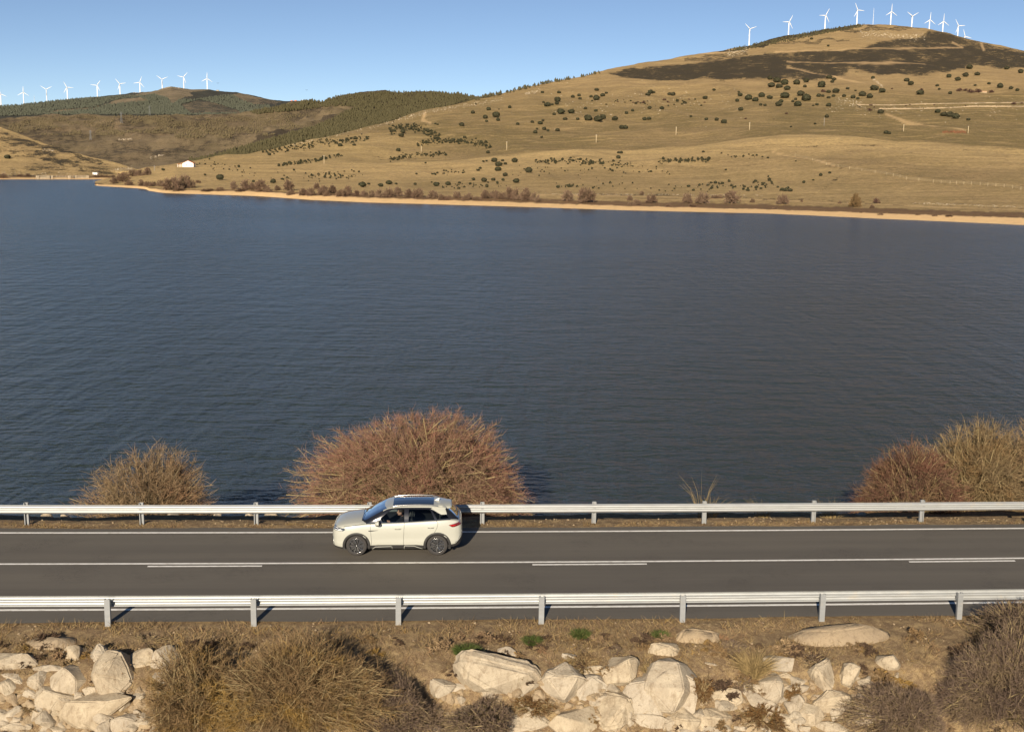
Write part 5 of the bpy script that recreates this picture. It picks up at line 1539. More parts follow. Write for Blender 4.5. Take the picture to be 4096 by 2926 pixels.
for (x, y0, y1, lab) in ((599, 461, 424, 'grey lattice pylon in front of the dark pine forest'), (486, 493, 448, 'faint grey lattice pylon on the upper middle hill'), (363, 560, 521, 'faint grey lattice pylon on the brown middle slope')):
    p = hit(x, y0)
    sc = F_PX / (p - CAM).dot(_F); h = (y0 - y1) / sc
    lattice('power_pylon', h, h * 0.16, lab, 'pylon', p, ((h * .72, h * .13), (h * .82, h * .15), (h * .92, h * .12)), 7, 0.13, M_TWHITE if False else M_POST)

# ---------------------------------------------------------------- poles, fence, walls
M_POLE = simple('weathered_pole', (0.56, 0.45, 0.28), 0.8, 0, 0.2, 0.1)
M_POLEG = simple('grey_pole', (0.30, 0.29, 0.27), 0.7)
PL = ['leftmost pale wooden pole, standing in front of the thicket rows', 'pale pole right of the short thicket row', 'pale pole at the right tip of the triangular thicket', 'pale pole on the knoll crest, fourth from the left',
      'pale pole on the middle of the crest, fifth from the left', 'pale pole in front of the small oaks below the summit', 'pale pole near the right side with the long dark bush beside it', 'rightmost pale pole beside the rust-red fern patch']
for (x, yb, yt), lab in zip(POLES, PL):
    p = hit(x, yb)
    sc = F_PX / (p - CAM).dot(_F); h = (yb - yt) / sc
    root = empty('utility_pole', p); tag(root, lab, 'pole', 'wooden poles across the hill')
    r = 1.15 / sc
    bm = bmesh.new(); tube(bm, [(0, 0, -0.5), (0, 0, h)], [r * 1.1, r * 0.75], 8); bm_obj('shaft', bm, M_POLE, root, True)
    bm = bmesh.new(); box(bm, (-h * .09, -.08, h * .93), (h * .09, .08, h * .955)); bm_obj('cross_arm', bm, M_POLEG, root)
for (x, yb, yt, lab) in ((3296, 503, 472, 'thin grey pole between the oaks and the pale crest, right of centre'), (618, 683, 662, 'thin pale pole on the headland left of the white house')):
    p = hit(x, yb); sc = F_PX / (p - CAM).dot(_F); h = (yb - yt) / sc
    root = empty('utility_pole', p); tag(root, lab, 'pole', 'wooden poles across the hill')
    bm = bmesh.new(); tube(bm, [(0, 0, -0.5), (0, 0, h)], [0.8 / sc, 0.5 / sc], 8); bm_obj('shaft', bm, M_POLEG, root, True)
    bm = bmesh.new(); box(bm, (-h * .06, -.06, h * .93), (h * .06, .06, h * .95)); bm_obj('cross_arm', bm, M_POLEG, root)

def ground_line(pts, step):
    out = []
    for (x0, y0), (x1, y1) in zip(pts[:-1], pts[1:]):
        n = max(1, int(math.hypot(x1 - x0, y1 - y0) / step))
        for i in range(n):
            h_ = hit(x0 + (x1 - x0) * i / n, y0 + (y1 - y0) * i / n)
            if h_: out.append(h_)
    return out
def dry_wall(pts, label, h=1.1, w=0.8, seed=0):
    L = ground_line(pts, 3.0)
    r = random.Random(seed)
    bm = bmesh.new(); rows = []
    for i, p in enumerate(L):
        hh = h * r.uniform(0.7, 1.25)
        rows.append([bm.verts.new(p + Vector((0, a, b))) for a, b in ((-w / 2, -0.3), (-w * .4, hh), (w * .4, hh * r.uniform(.9, 1.1)), (w / 2, -0.3))])
    for a, b in zip(rows[:-1], rows[1:]):
        for k in range(3): bm.faces.new((a[k], b[k], b[k + 1], a[k + 1]))
    bm.faces.new(rows[0]); bm.faces.new(rows[-1][::-1])
    tag(bm_obj('dry_stone_wall', bm, M_ROCKTAN), label, 'stone wall', 'dry stone walls on the hill')
dry_wall([(3425, 420), (3560, 422), (3700, 417), (3900, 414), (4120, 411), (4300, 410)], 'upper one of two long pale stone walls crossing the right hillside', seed=1)
dry_wall([(3515, 437), (3640, 437), (3800, 433), (3900, 427), (4120, 428), (4300, 430)], 'lower one of two long pale stone walls crossing the right hillside', 1.5, 1.1, seed=2)
dry_wall([(3425, 420), (3445, 434)], 'short stone wall joining down from the end of the upper long wall', seed=3)

FEN = [(3180, 624), (3250, 642), (3306, 660), (3352, 668), (3398, 676), (3447, 684), (3500, 692), (3547, 700), (3573, 705), (3600, 710), (3625, 719), (3675, 724), (3733, 731), (3764, 734), (3800, 736), (3825, 737), (3855, 738), (3885, 739), (3920, 742), (3951, 744), (3983, 746), (4016, 749), (4050, 754), (4083, 760), (4140, 768)]
root = empty('wire_fence', hit(*FEN[0])); tag(root, 'thin wire fence with pale posts running down the right slope', 'fence')
o0 = Vector(root.location); tops = []
for x, y in FEN:
    p = hit(x, y); sc = F_PX / (p - CAM).dot(_F)
    bm = bmesh.new(); r = 0.42 / sc; box(bm, (-r, -r, -.3), (r, r, 1.45)); 
    ob = bm_obj('fence_post', bm, M_POLE, root); ob.location = p - o0; tops.append(p - o0)
for hgt in (0.5, 0.9, 1.3):
    bm = bmesh.new(); tube(bm, [t + Vector((0, -.1, hgt)) for t in tops], 0.035, 3, False); bm_obj('wire', bm, M_POLE, root)

# ---------------------------------------------------------------- buildings
M_WHITEW = simple('white_render', (0.80, 0.77, 0.70), 0.85, 0, 0.2, 0.05)
M_TILE = simple('orange_roof_tiles', (0.50, 0.17, 0.07), 0.8, 0, 0.2, 0.2, 2.0)
M_CONC = simple('old_concrete', (0.40, 0.335, 0.235), 0.9, 0, 0.2, 0.2, 0.6)
M_DARK = simple('dark_opening', (0.03, 0.03, 0.03), 0.7)
M_GREENSH = simple('green_shutter', (0.10, 0.13, 0.06), 0.6)
def prism(bm, x0, x1, y0, y1, z0, zr, axis='y', ov=0.0, mi=0):
    """gable roof block with its ridge along axis"""
    if axis == 'y':
        xm = (x0 + x1) / 2
        pts = [(x0, y0, z0), (x1, y0, z0), (xm, y0, zr), (x0, y1, z0), (x1, y1, z0), (xm, y1, zr)]
    v = [bm.verts.new(q) for q in pts]
    for f in ((0, 1, 2), (3, 5, 4), (0, 3, 4, 1), (1, 4, 5, 2), (2, 5, 3, 0)): bm.faces.new([v[i] for i in f])
p = hit(752, 668)
house = empty('house', p + Vector((0, 0, -0.2)), 0.10); tag(house, 'small white gabled house with an orange tiled roof on the headland', 'house')
sc = F_PX / (p - CAM).dot(_F)
U = 43 / sc / 8.0          # the gable front is 43 photo pixels wide
bm = bmesh.new()
v = [bm.verts.new(q) for q in [(-4, 0, 0), (4, 0, 0), (4, 0, 3.0), (0, 0, 4.9), (-4, 0, 3.0), (-4, 9, 0), (4, 9, 0), (4, 9, 3.0), (0, 9, 4.9), (-4, 9, 3.0)]]
for f in ((0, 1, 2, 3, 4), (9, 8, 7, 6, 5), (0, 5, 6, 1), (1, 6, 7, 2), (4, 9, 5, 0)): bm.faces.new([v[i] for i in f])
bm_obj('wall', bm, M_WHITEW, house)
bm = bmesh.new()
for sgn in (-1, 1):
    a = [bm.verts.new(q) for q in [(0, -.35, 5.05), (sgn * 4.45, -.35, 2.95), (sgn * 4.45, 9.35, 2.95), (0, 9.35, 5.05), (0, -.35, 4.9), (sgn * 4.45, -.35, 2.8), (sgn * 4.45, 9.35, 2.8), (0, 9.35, 4.9)]]
    for f in ((0, 1, 2, 3), (7, 6, 5, 4), (0, 4, 5, 1), (2, 6, 7, 3), (1, 5, 6, 2)): bm.faces.new([a[i] for i in f])
bm_obj('roof', bm, M_TILE, house)
for x in (-1.0, 2.3):
    bm = bmesh.new(); box(bm, (x - .38, -.04, 1.2), (x + .38, .04, 2.0)); w_ = bm_obj('window', bm, M_GREENSH, house)
bm = bmesh.new(); 
a = [bm.verts.new(q) for q in [(-8.0, 1.5, 2.35), (-4.0, 1.5, 3.2), (-4.0, 8, 3.2), (-8.0, 8, 2.35), (-8.0, 1.5, 2.2), (-4.0, 1.5, 3.0), (-4.0, 8, 3.0), (-8.0, 8, 2.2)]]
for f in ((0, 1, 2, 3), (7, 6, 5, 4), (0, 4, 5, 1), (1, 5, 6, 2), (2, 6, 7, 3), (3, 7, 4, 0)): bm.faces.new([a[i] for i in f])
bm_obj('porch_roof', bm, M_TILE, house)
bm = bmesh.new(); box(bm, (-7.7, 2.5, 0), (-4.01, 7.5, 2.3)); bm_obj('side_wing', bm, M_CONC, house)
for y in (1.7,):
    for x in (-7.8, -5.9): 
        bm = bmesh.new(); box(bm, (x - .12, y - .12, 0), (x + .12, y + .12, 2.4)); bm_obj('porch_post', bm, M_WHITEW, house)
house.scale = (U, U, U)

# the dam
dz = 715.5
pl, pr_ = on_z(147, 717, WATER_Z), on_z(350, 716, WATER_Z)
dam = empty('dam', pl); tag(dam, 'low concrete dam with slotted parapets at the far left end of the lake', 'dam')
Ld = (pr_ - pl).length; dam.rotation_euler = (0, 0, math.atan2(pr_.y - pl.y, pr_.x - pl.x))
k = 6.3
hT = 15.5 / k
def dbox(nm, x0, x1, z0, z1, y0=0.0, y1=0.8, mat=M_CONC):
    bm = bmesh.new(); box(bm, (x0, y0, z0), (x1, y1, z1)); return bm_obj(nm, bm, mat, dam)
Lx = lambda f: f * Ld
dbox('wall', 0, Lx(.29), -2, hT * .50)
dbox('wall', Lx(.29), Lx(.76), -2, hT * .22, .3, 1.1)
dbox('wall', Lx(.76), Ld, -2, hT * .50)
dbox('coping', 0, Lx(.29), hT * .86, hT, -.1, .9); dbox('coping', Lx(.76), Lx(1), hT * .86, hT, -.1, .9)
dbox('walkway', Lx(.29), Lx(.76), hT * .45, hT * .60, .2, 1.2)
dbox('walkway_rail', Lx(.29), Lx(.76), hT * .93, hT * 1.0, .2, .4)
for f in (0.0, .27, .74, .985, .62): dbox('pier', Lx(f), Lx(f) + 1.5, -2, hT * .99 if f != .62 else hT * .9, -.35, 1.2, M_CONC)
for f in np.arange(.02, .19, .022): dbox('parapet_pillar', Lx(f), Lx(f) + .35, hT * .5, hT * .86, .1, .6)
for f in np.arange(.79, .98, .022): dbox('parapet_pillar', Lx(f), Lx(f) + .35, hT * .5, hT * .86, .1, .6)
dbox('wall_panel', Lx(.19), Lx(.27), hT * .5, hT * .86, .05, .7)
for f in np.arange(.33, .74, .06): dbox('rail_post', Lx(f), Lx(f) + .18, hT * .6, hT * .93, .2, .4)
for f in (.268, .738): dbox('pier_slot', Lx(f) - .5, Lx(f), -2, hT * .95, -.25, .0, M_DARK)

def hut(name, px, py, w, h, d, label, cat, mat, roofmat, which=None, roof_h=0.15, door=True):
    p = None
    while p is None:
        p = hit(px, py, which); py += 1
    sc = F_PX / (p - CAM).dot(_F); W, Hh = w / sc, h / sc
    root = empty(name, p - Vector((0, 0, .2))); tag(root, label, cat)
    bm = bmesh.new(); box(bm, (-W / 2, 0, -1), (W / 2, d, Hh)); bm_obj('wall', bm, mat, root)
    bm = bmesh.new(); box(bm, (-W / 2 - .2, -.3, Hh + .003), (W / 2 + .2, d + .2, Hh * (1 + roof_h))); bm_obj('roof', bm, roofmat, root)
    if door:
        for sx in (-.25, .2):
            bm = bmesh.new(); box(bm, (sx * W - .07 * W, -.05, 0), (sx * W + .07 * W, .03, Hh * .62)); bm_obj('door', bm, M_DARK, root)
    return root
hut('pump_house', 380, 699, 18, 9, 3, 'tiny white flat-roofed building right of the dam', 'building', M_WHITEW, M_WHITEW)
hut('stone_shed', 3927, 371, 40, 4.5, 6, 'long low ruined shed with an orange-tinted roof on the right hillside', 'shed', M_ROCKTAN, simple('faded_roof', (0.50, 0.30, 0.17), 0.8), roof_h=0.5, door=False)
hut('hilltop_hut', 870, 362, 10, 3.5, 6, 'tiny hut on the skyline right of the left turbines', 'hut', M_CONC, M_DARK, 'far', door=False)
for x, y, w, h, lab, m in ((1166, 404, 7, 3, 'leftmost of three tiny orange sheds on the skyline saddle', M_TILE), (1182, 404, 8, 3.5, 'middle one of three tiny orange sheds on the skyline saddle', M_TILE), (1208, 404, 9, 4, 'white tiny shed at the right of the skyline saddle', M_WHITEW)):
    hut('far_shed', x, y + 1, w, h, 6, lab, 'shed', m, m, 'far', door=False)
# birds
def bird(px, py, D, label):
    p = at(px, py, D)
    bm = bmesh.new()
    ellipsoid(bm, (0, 0, 0), (.35, .16, .14), 8, 6)
    for s in (-1, 1):
        v = [bm.verts.new(q) for q in [(.15, s * .08, .05), (-.2, s * .08, .05), (-.15, s * .75, .32), (-.05, s * 1.35, .15), (.12, s * .7, .34)]]
        bm.faces.new(v)
    v = [bm.verts.new(q) for q in [(-.3, -.06, 0), (-.3, .06, 0), (-.65, .16, .02), (-.65, -.16, .02)]]; bm.faces.new(v)
    o = bm_obj('bird', bm, M_DARK); o.location = p; o.rotation_euler = (0, 0, 1.2); o.scale = (.6, .6, .6)
    tag(o, label, 'bird')
bird(1227, 361, 620, 'dark bird gliding in the sky above the saddle between the hills')
bird(872, 333, 620, 'tiny dark bird in the sky right of the left turbines')
# fern patch
gsf = np.random.default_rng(4)
pts = []
for i in range(260):
    h_ = hit(3770 + gsf.uniform(0, 1) * 95, 529 + gsf.normal() * 2.2)
    if h_: pts.append(h_[:])
pts = np.array(pts); n = len(pts)
e = gsf.normal(size=(n, 3)) * .5; e[:, 2] = np.abs(e[:, 2]) + .4
v, f = ribbons(np.stack([pts, pts + e * .6, pts + e * 1.2], 1), np.array([.5, .4, .1]), gsf)
tag(link('fern_patch', np_mesh('fern_patch', v, f), None, simple('dead_fern', (0.20, 0.085, 0.04), 0.9)), 'rust-red patch of dead ferns at the foot of the rightmost pole', 'ferns')
# ================================================================ the car
def paintmat(name, c, rough=0.28, coat=1.0, metal=0.0):
    t = NT(name)
    n = t.noise(t.obj(), 900, 2, 0.5)
    col = t.mix(t.ramp(n, 0.3, 0.7), tuple(x * 0.97 for x in c), c)
    t.base(col, rough, metal, 0.5)
    t.b.inputs['Coat Weight'].default_value = coat
    t.b.inputs['Coat Roughness'].default_value = 0.03
    return t.m
M_CREAM = paintmat('cream_paint', (0.40, 0.40, 0.342), 0.35)
M_BLACKG = paintmat('gloss_black', (0.012, 0.012, 0.014), 0.15)
M_ROOFGL = paintmat('dark_roof_glass', (0.010, 0.012, 0.016), 0.06)
M_CLAD = simple('black_cladding', (0.028, 0.027, 0.026), 0.55, 0, 0.4, 0.1, 40)
M_TYRE = simple('tyre_rubber', (0.035, 0.032, 0.030), 0.75, 0, 0.3, 0.15, 20)
M_RIM = simple('dark_alloy', (0.10, 0.10, 0.10), 0.3, 0.8, 0.5, 0.1)
M_SILV = simple('machined_alloy', (0.62, 0.61, 0.59), 0.22, 0.95, 0.5, 0.05)
M_INT = simple('dark_interior', (0.03, 0.03, 0.032), 0.8)
M_SEAT = simple('grey_seat', (0.14, 0.135, 0.13), 0.75)
M_REST = simple('pale_seat_panel', (0.55, 0.54, 0.52), 0.6)
M_LAMP = paintmat('lamp_lens_dark', (0.04, 0.045, 0.05), 0.05)
M_LED = simple('lamp_white', (0.85, 0.86, 0.88), 0.2)
M_RED = paintmat('red_lens', (0.45, 0.012, 0.012), 0.08)
M_REDB = paintmat('dark_red_lens', (0.11, 0.006, 0.008), 0.08)
def glassmat(name, tint, refl=1.38):
    t = NT(name)
    t.t.nodes.remove(t.b)
    tr = t.n('ShaderNodeBsdfTransparent'); tr.inputs[0].default_value = (*tint, 1)
    gl = t.n('ShaderNodeBsdfGlossy'); gl.inputs['Roughness'].default_value = 0.01
    fr = t.n('ShaderNodeFresnel'); fr.inputs[0].default_value = refl
    mx = t.n('ShaderNodeMixShader')
    t.l(fr.outputs[0], mx.inputs[0]); t.l(tr.outputs[0], mx.inputs[1]); t.l(gl.outputs[0], mx.inputs[2])
    t.l(mx.outputs[0], t.out.inputs[0])
    return t.m
M_GLASS = glassmat('side_glass', (0.62, 0.66, 0.67))
M_PRIV = glassmat('rear_side_glass', (0.32, 0.36, 0.37))
M_WSGL = glassmat('windscreen_glass', (0.30, 0.36, 0.42), 1.22)

def tab(t):
    t = sorted(t); xs = np.array([a for a, b in t]); ys = np.array([b for a, b in t])
    def f(x):
        x = np.asarray(x, float)
        # smooth (pchip like) interpolation
        par = np.interp(x, xs, np.arange(len(xs)))
        return catmull(ys[:, None], np.atleast_1d(par))[:, 0]
    return f
fw = tab([(-2.13,.52),(-2.10,.70),(-2.03,.80),(-1.9,.86),(-1.7,.893),(-1.31,.915),(-.9,.900),(0,.895),(.9,.900),(1.31,.912),(1.6,.900),(1.8,.868),(1.95,.805),(2.05,.71),(2.10,.60),(2.12,.48)])
fzb = tab([(-2.13,.84),(-2.10,1.00),(-2.03,1.11),(-1.9,1.17),(-1.7,1.195),(-1.3,1.175),(-.9,1.145),(0,1.10),(.8,1.075),(1.31,1.045),(1.6,1.01),(1.8,.975),(1.95,.925),(2.05,.86),(2.10,.78),(2.12,.70)])
fzc = tab([(-2.13,.90),(-2.10,1.05),(-2.03,1.16),(-1.9,1.20),(-1.7,1.21),(-1.3,1.15),(0,1.12),(.9,1.13),(1.1,1.165),(1.31,1.155),(1.6,1.12),(1.8,1.075),(1.95,1.015),(2.05,.94),(2.10,.85),(2.12,.74)])
fbo = tab([(-2.13,.48),(-2.06,.36),(-1.95,.29),(-1.7,.24),(-1.2,.20),(1.3,.20),(1.8,.21),(2.0,.24),(2.09,.29),(2.12,.36)])
def body_section(x):
    w, zb, zc, b = fw(x)[0], fzb(x)[0], fzc(x)[0], fbo(x)[0]
    h = zb - b
    mid = 1.0 - 0.012 * math.exp(-((x - 0.0) / 0.9) ** 2)
    P = [(0, b), (.70 * w, b), (.915 * w, b + .02), (.968 * w, b + .12 * h), (.985 * w * (mid + .012), b + .28 * h), (.992 * w * mid, b + .42 * h), (1.0 * w, b + .66 * h), (.985 * w, b + .84 * h), (.955 * w, zb - .025 * h / .8),
         (.915 * w, zb + .02 * (zc - zb)), (.80 * w, zb + .45 * (zc - zb)), (.45 * w, zb + .88 * (zc - zb)), (0, zc)]
    return np.array(P)
def gridbm(xs, secf, npar):
    """returns bmesh and row parameter layer (float) on faces, both sides mirrored"""
    bm = bmesh.new()
    lay = bm.faces.layers.float.new('row')
    K = len(secf(0.0))
    tt = np.linspace(0, K - 1, npar)
    cols = [catmull(secf(x), tt) for x in xs]
    for sgn in (1, -1):
        V = [[None if (sgn == -1 and abs(c[j, 0]) < 1e-6) else bm.verts.new((x, sgn * c[j, 0], c[j, 1])) for j in range(npar)] for x, c in zip(xs, cols)]
        if sgn == 1: V1 = V
        else:
            for i in range(len(xs)):
                for j in range(npar):
                    if V[i][j] is None: V[i][j] = V1[i][j]
        for i in range(len(xs) - 1):
            for j in range(npar - 1):
                q = [V[i][j], V[i + 1][j], V[i + 1][j + 1], V[i][j + 1]]
                if sgn == -1: q = q[::-1]
                if len(set(q)) < 3: continue
                try:
                    f = bm.faces.new(q); f[lay] = (tt[j] + tt[j + 1]) / 2; f.smooth = True
                except ValueError: pass
        # end caps
        for e, fl in ((0, False), (-1, True)):
            vs = V[e]
            c = bm.verts.new((xs[e], 0, float(np.mean(cols[e][:, 1])))) if sgn == 1 else None
            if sgn == 1:
                if e == 0: capc0 = c
                else: capc1 = c
            c = capc0 if e == 0 else capc1
            for j in range(npar - 1):
                q = [vs[j], vs[j + 1], c]
                if (sgn == -1) ^ fl: q = q[::-1]
                if len(set(q)) == 3:
                    try:
                        f = bm.faces.new(q); f[lay] = (tt[j] + tt[j + 1]) / 2; f.smooth = True
                    except ValueError: pass
    return bm, lay

def carve(bm, poly, plane, cond, keep=False):
    """cut the outline (in the given plane) into the faces for which cond(centre) holds and take them out as a new bmesh"""
    ax = {'xz': (0, 2), 'xy': (0, 1), 'yz': (1, 2)}[plane]
    P = np.array(poly)
    lo, hi = P.min(0) - .02, P.max(0) + .02
    n = len(poly)
    for i in range(n):
        a, b = poly[i], poly[(i + 1) % n]
        sel = []
        for f in bm.faces:
            c = f.calc_center_median()
            if not cond(c): continue
            us = [v.co[ax[0]] for v in f.verts]; vs = [v.co[ax[1]] for v in f.verts]
            if max(us) < lo[0] or min(us) > hi[0] or max(vs) < lo[1] or min(vs) > hi[1]: continue
            sel.append(f)
        g = set(sel)
        for f in sel: g.update(f.edges); g.update(f.verts)
        co = [0, 0, 0]; no = [0, 0, 0]
        co[ax[0]], co[ax[1]] = a
        no[ax[0]], no[ax[1]] = (b[1] - a[1]), -(b[0] - a[0])
        if Vector(no).length < 1e-9 or not g: continue
        bmesh.ops.bisect_plane(bm, geom=list(g), dist=1e-5, plane_co=co, plane_no=Vector(no).normalized())
    fs = [f for f in bm.faces if cond(f.calc_center_median())]
    if not fs: return bmesh.new()
    C = np.array([f.calc_center_median()[:] for f in fs])
    ins = inpoly(C[:, ax[0]], C[:, ax[1]], poly)
    return take(bm, [f for f, k in zip(fs, ins) if k], keep)
def take(bm, faces, keep=False):
    nb = bmesh.new(); mp = {}
    for f in faces:
        vs = []
        for v in f.verts:
            if v not in mp: mp[v] = nb.verts.new(v.co)
            vs.append(mp[v])
        nf = nb.faces.new(vs); nf.smooth = True
    if not keep: bmesh.ops.delete(bm, geom=faces, context='FACES')
    return nb
def push(bm, d):
    bm.normal_update()
    for v in bm.verts: v.co += v.normal * d
    return bm
def circ(cx, cz, r, n=28, a0=0, a1=2 * PI):
    return [(cx + r * math.cos(a0 + (a1 - a0) * k / n), cz + r * math.sin(a0 + (a1 - a0) * k / n)) for k in range(n)]

def wheelset(parent, x, side, ang):
    """side +1: left (towards +y)"""
    w = empty('wheel'); w.parent = parent; w.location = (x, side * 0.775, 0.345)
    def lathe(prof, mat, name, par, n=56):
        bm = bmesh.new(); rows = []
        for k in range(n):
            a = 2 * PI * k / n
            rows.append([bm.verts.new((r * math.cos(a), side * y, r * math.sin(a))) for r, y in prof])
        for k in range(n):
            A_, B_ = rows[k], rows[(k + 1) % n]
            for j in range(len(prof) - 1):
                bm.faces.new((A_[j], A_[j + 1], B_[j + 1], B_[j]) if side > 0 else (A_[j], B_[j], B_[j + 1], A_[j + 1]))
        bmesh.ops.recalc_face_normals(bm, faces=bm.faces[:])
        return bm_obj(name, bm, mat, par, True)
    lathe([(.225, -.10), (.30, -.108), (.335, -.095), (.345, -.06), (.345, .06), (.335, .098), (.322, .108), (.305, .110), (.27, .112), (.245, .108), (.232, .10), (.228, .09)], M_TYRE, 'tyre', w)
    rim = lathe([(.20, -.09), (.222, -.08), (.215, .04), (.221, .085), (.233, .100), (.238, .103), (.236, .094)], M_RIM, 'rim', w)
    bm = bmesh.new()
    ring = lathe([(.2325, .1035), (.2385, .1045), (.2385, .1065), (.229, .1055), (.2325, .1035)], M_SILV, 'rim_edge', rim)
    lathe([(0.0005, .03), (.10, .028), (.215, .02)], M_INT, 'recess_shade_disc', rim, 40)  # plain dark disc standing in for the shaded depth behind the spokes
    for k in range(5):
        a = ang + 2 * PI * k / 5
        ca, sa = math.cos(a), math.sin(a)
        bm = bmesh.new()
        # forked spoke: narrow at the hub, splitting outward
        def pt(r, t, y): return (r * ca - t * sa, side * y, r * sa + t * ca)
        for s_ in (-1, 1):
            q = [(.035, 0, .082), (.035, .020, .082), (.12, .020 + .022, .092), (.222, .034 + .036, .092), (.222, .034 + .010, .094), (.12, .010, .094)]
            top = [bm.verts.new(pt(r, s_ * t, y)) for r, t, y in q]
            bot = [bm.verts.new(pt(r, s_ * t, y - .035)) for r, t, y in q]
            bm.faces.new(top); bm.faces.new(bot[::-1])
            for j in range(6): bm.faces.new((top[j], top[(j + 1) % 6], bot[(j + 1) % 6], bot[j]))
        bmesh.ops.recalc_face_normals(bm, faces=bm.faces[:])
        bm_obj('spoke', bm, M_RIM, rim)
        bm = bmesh.new()
        for s_ in (-1, 1):
            tube(bm, [pt(.06, s_ * .016, .087), pt(.12, s_ * .038, .095), pt(.215, s_ * .066, .095)], [.005, .006, .006], 5)
        bm_obj('spoke_face', bm, M_SILV, rim)
    lathe([(0.0005, .098), (.022, .098), (.034, .092), (.040, .070)], M_RIM, 'hub_cap', rim, 24)
    lathe([(.020, .0985), (.026, .0985), (.026, .1), (.020, .1), (.020, .0985)], M_SILV, 'hub_ring', rim, 24)
    return w

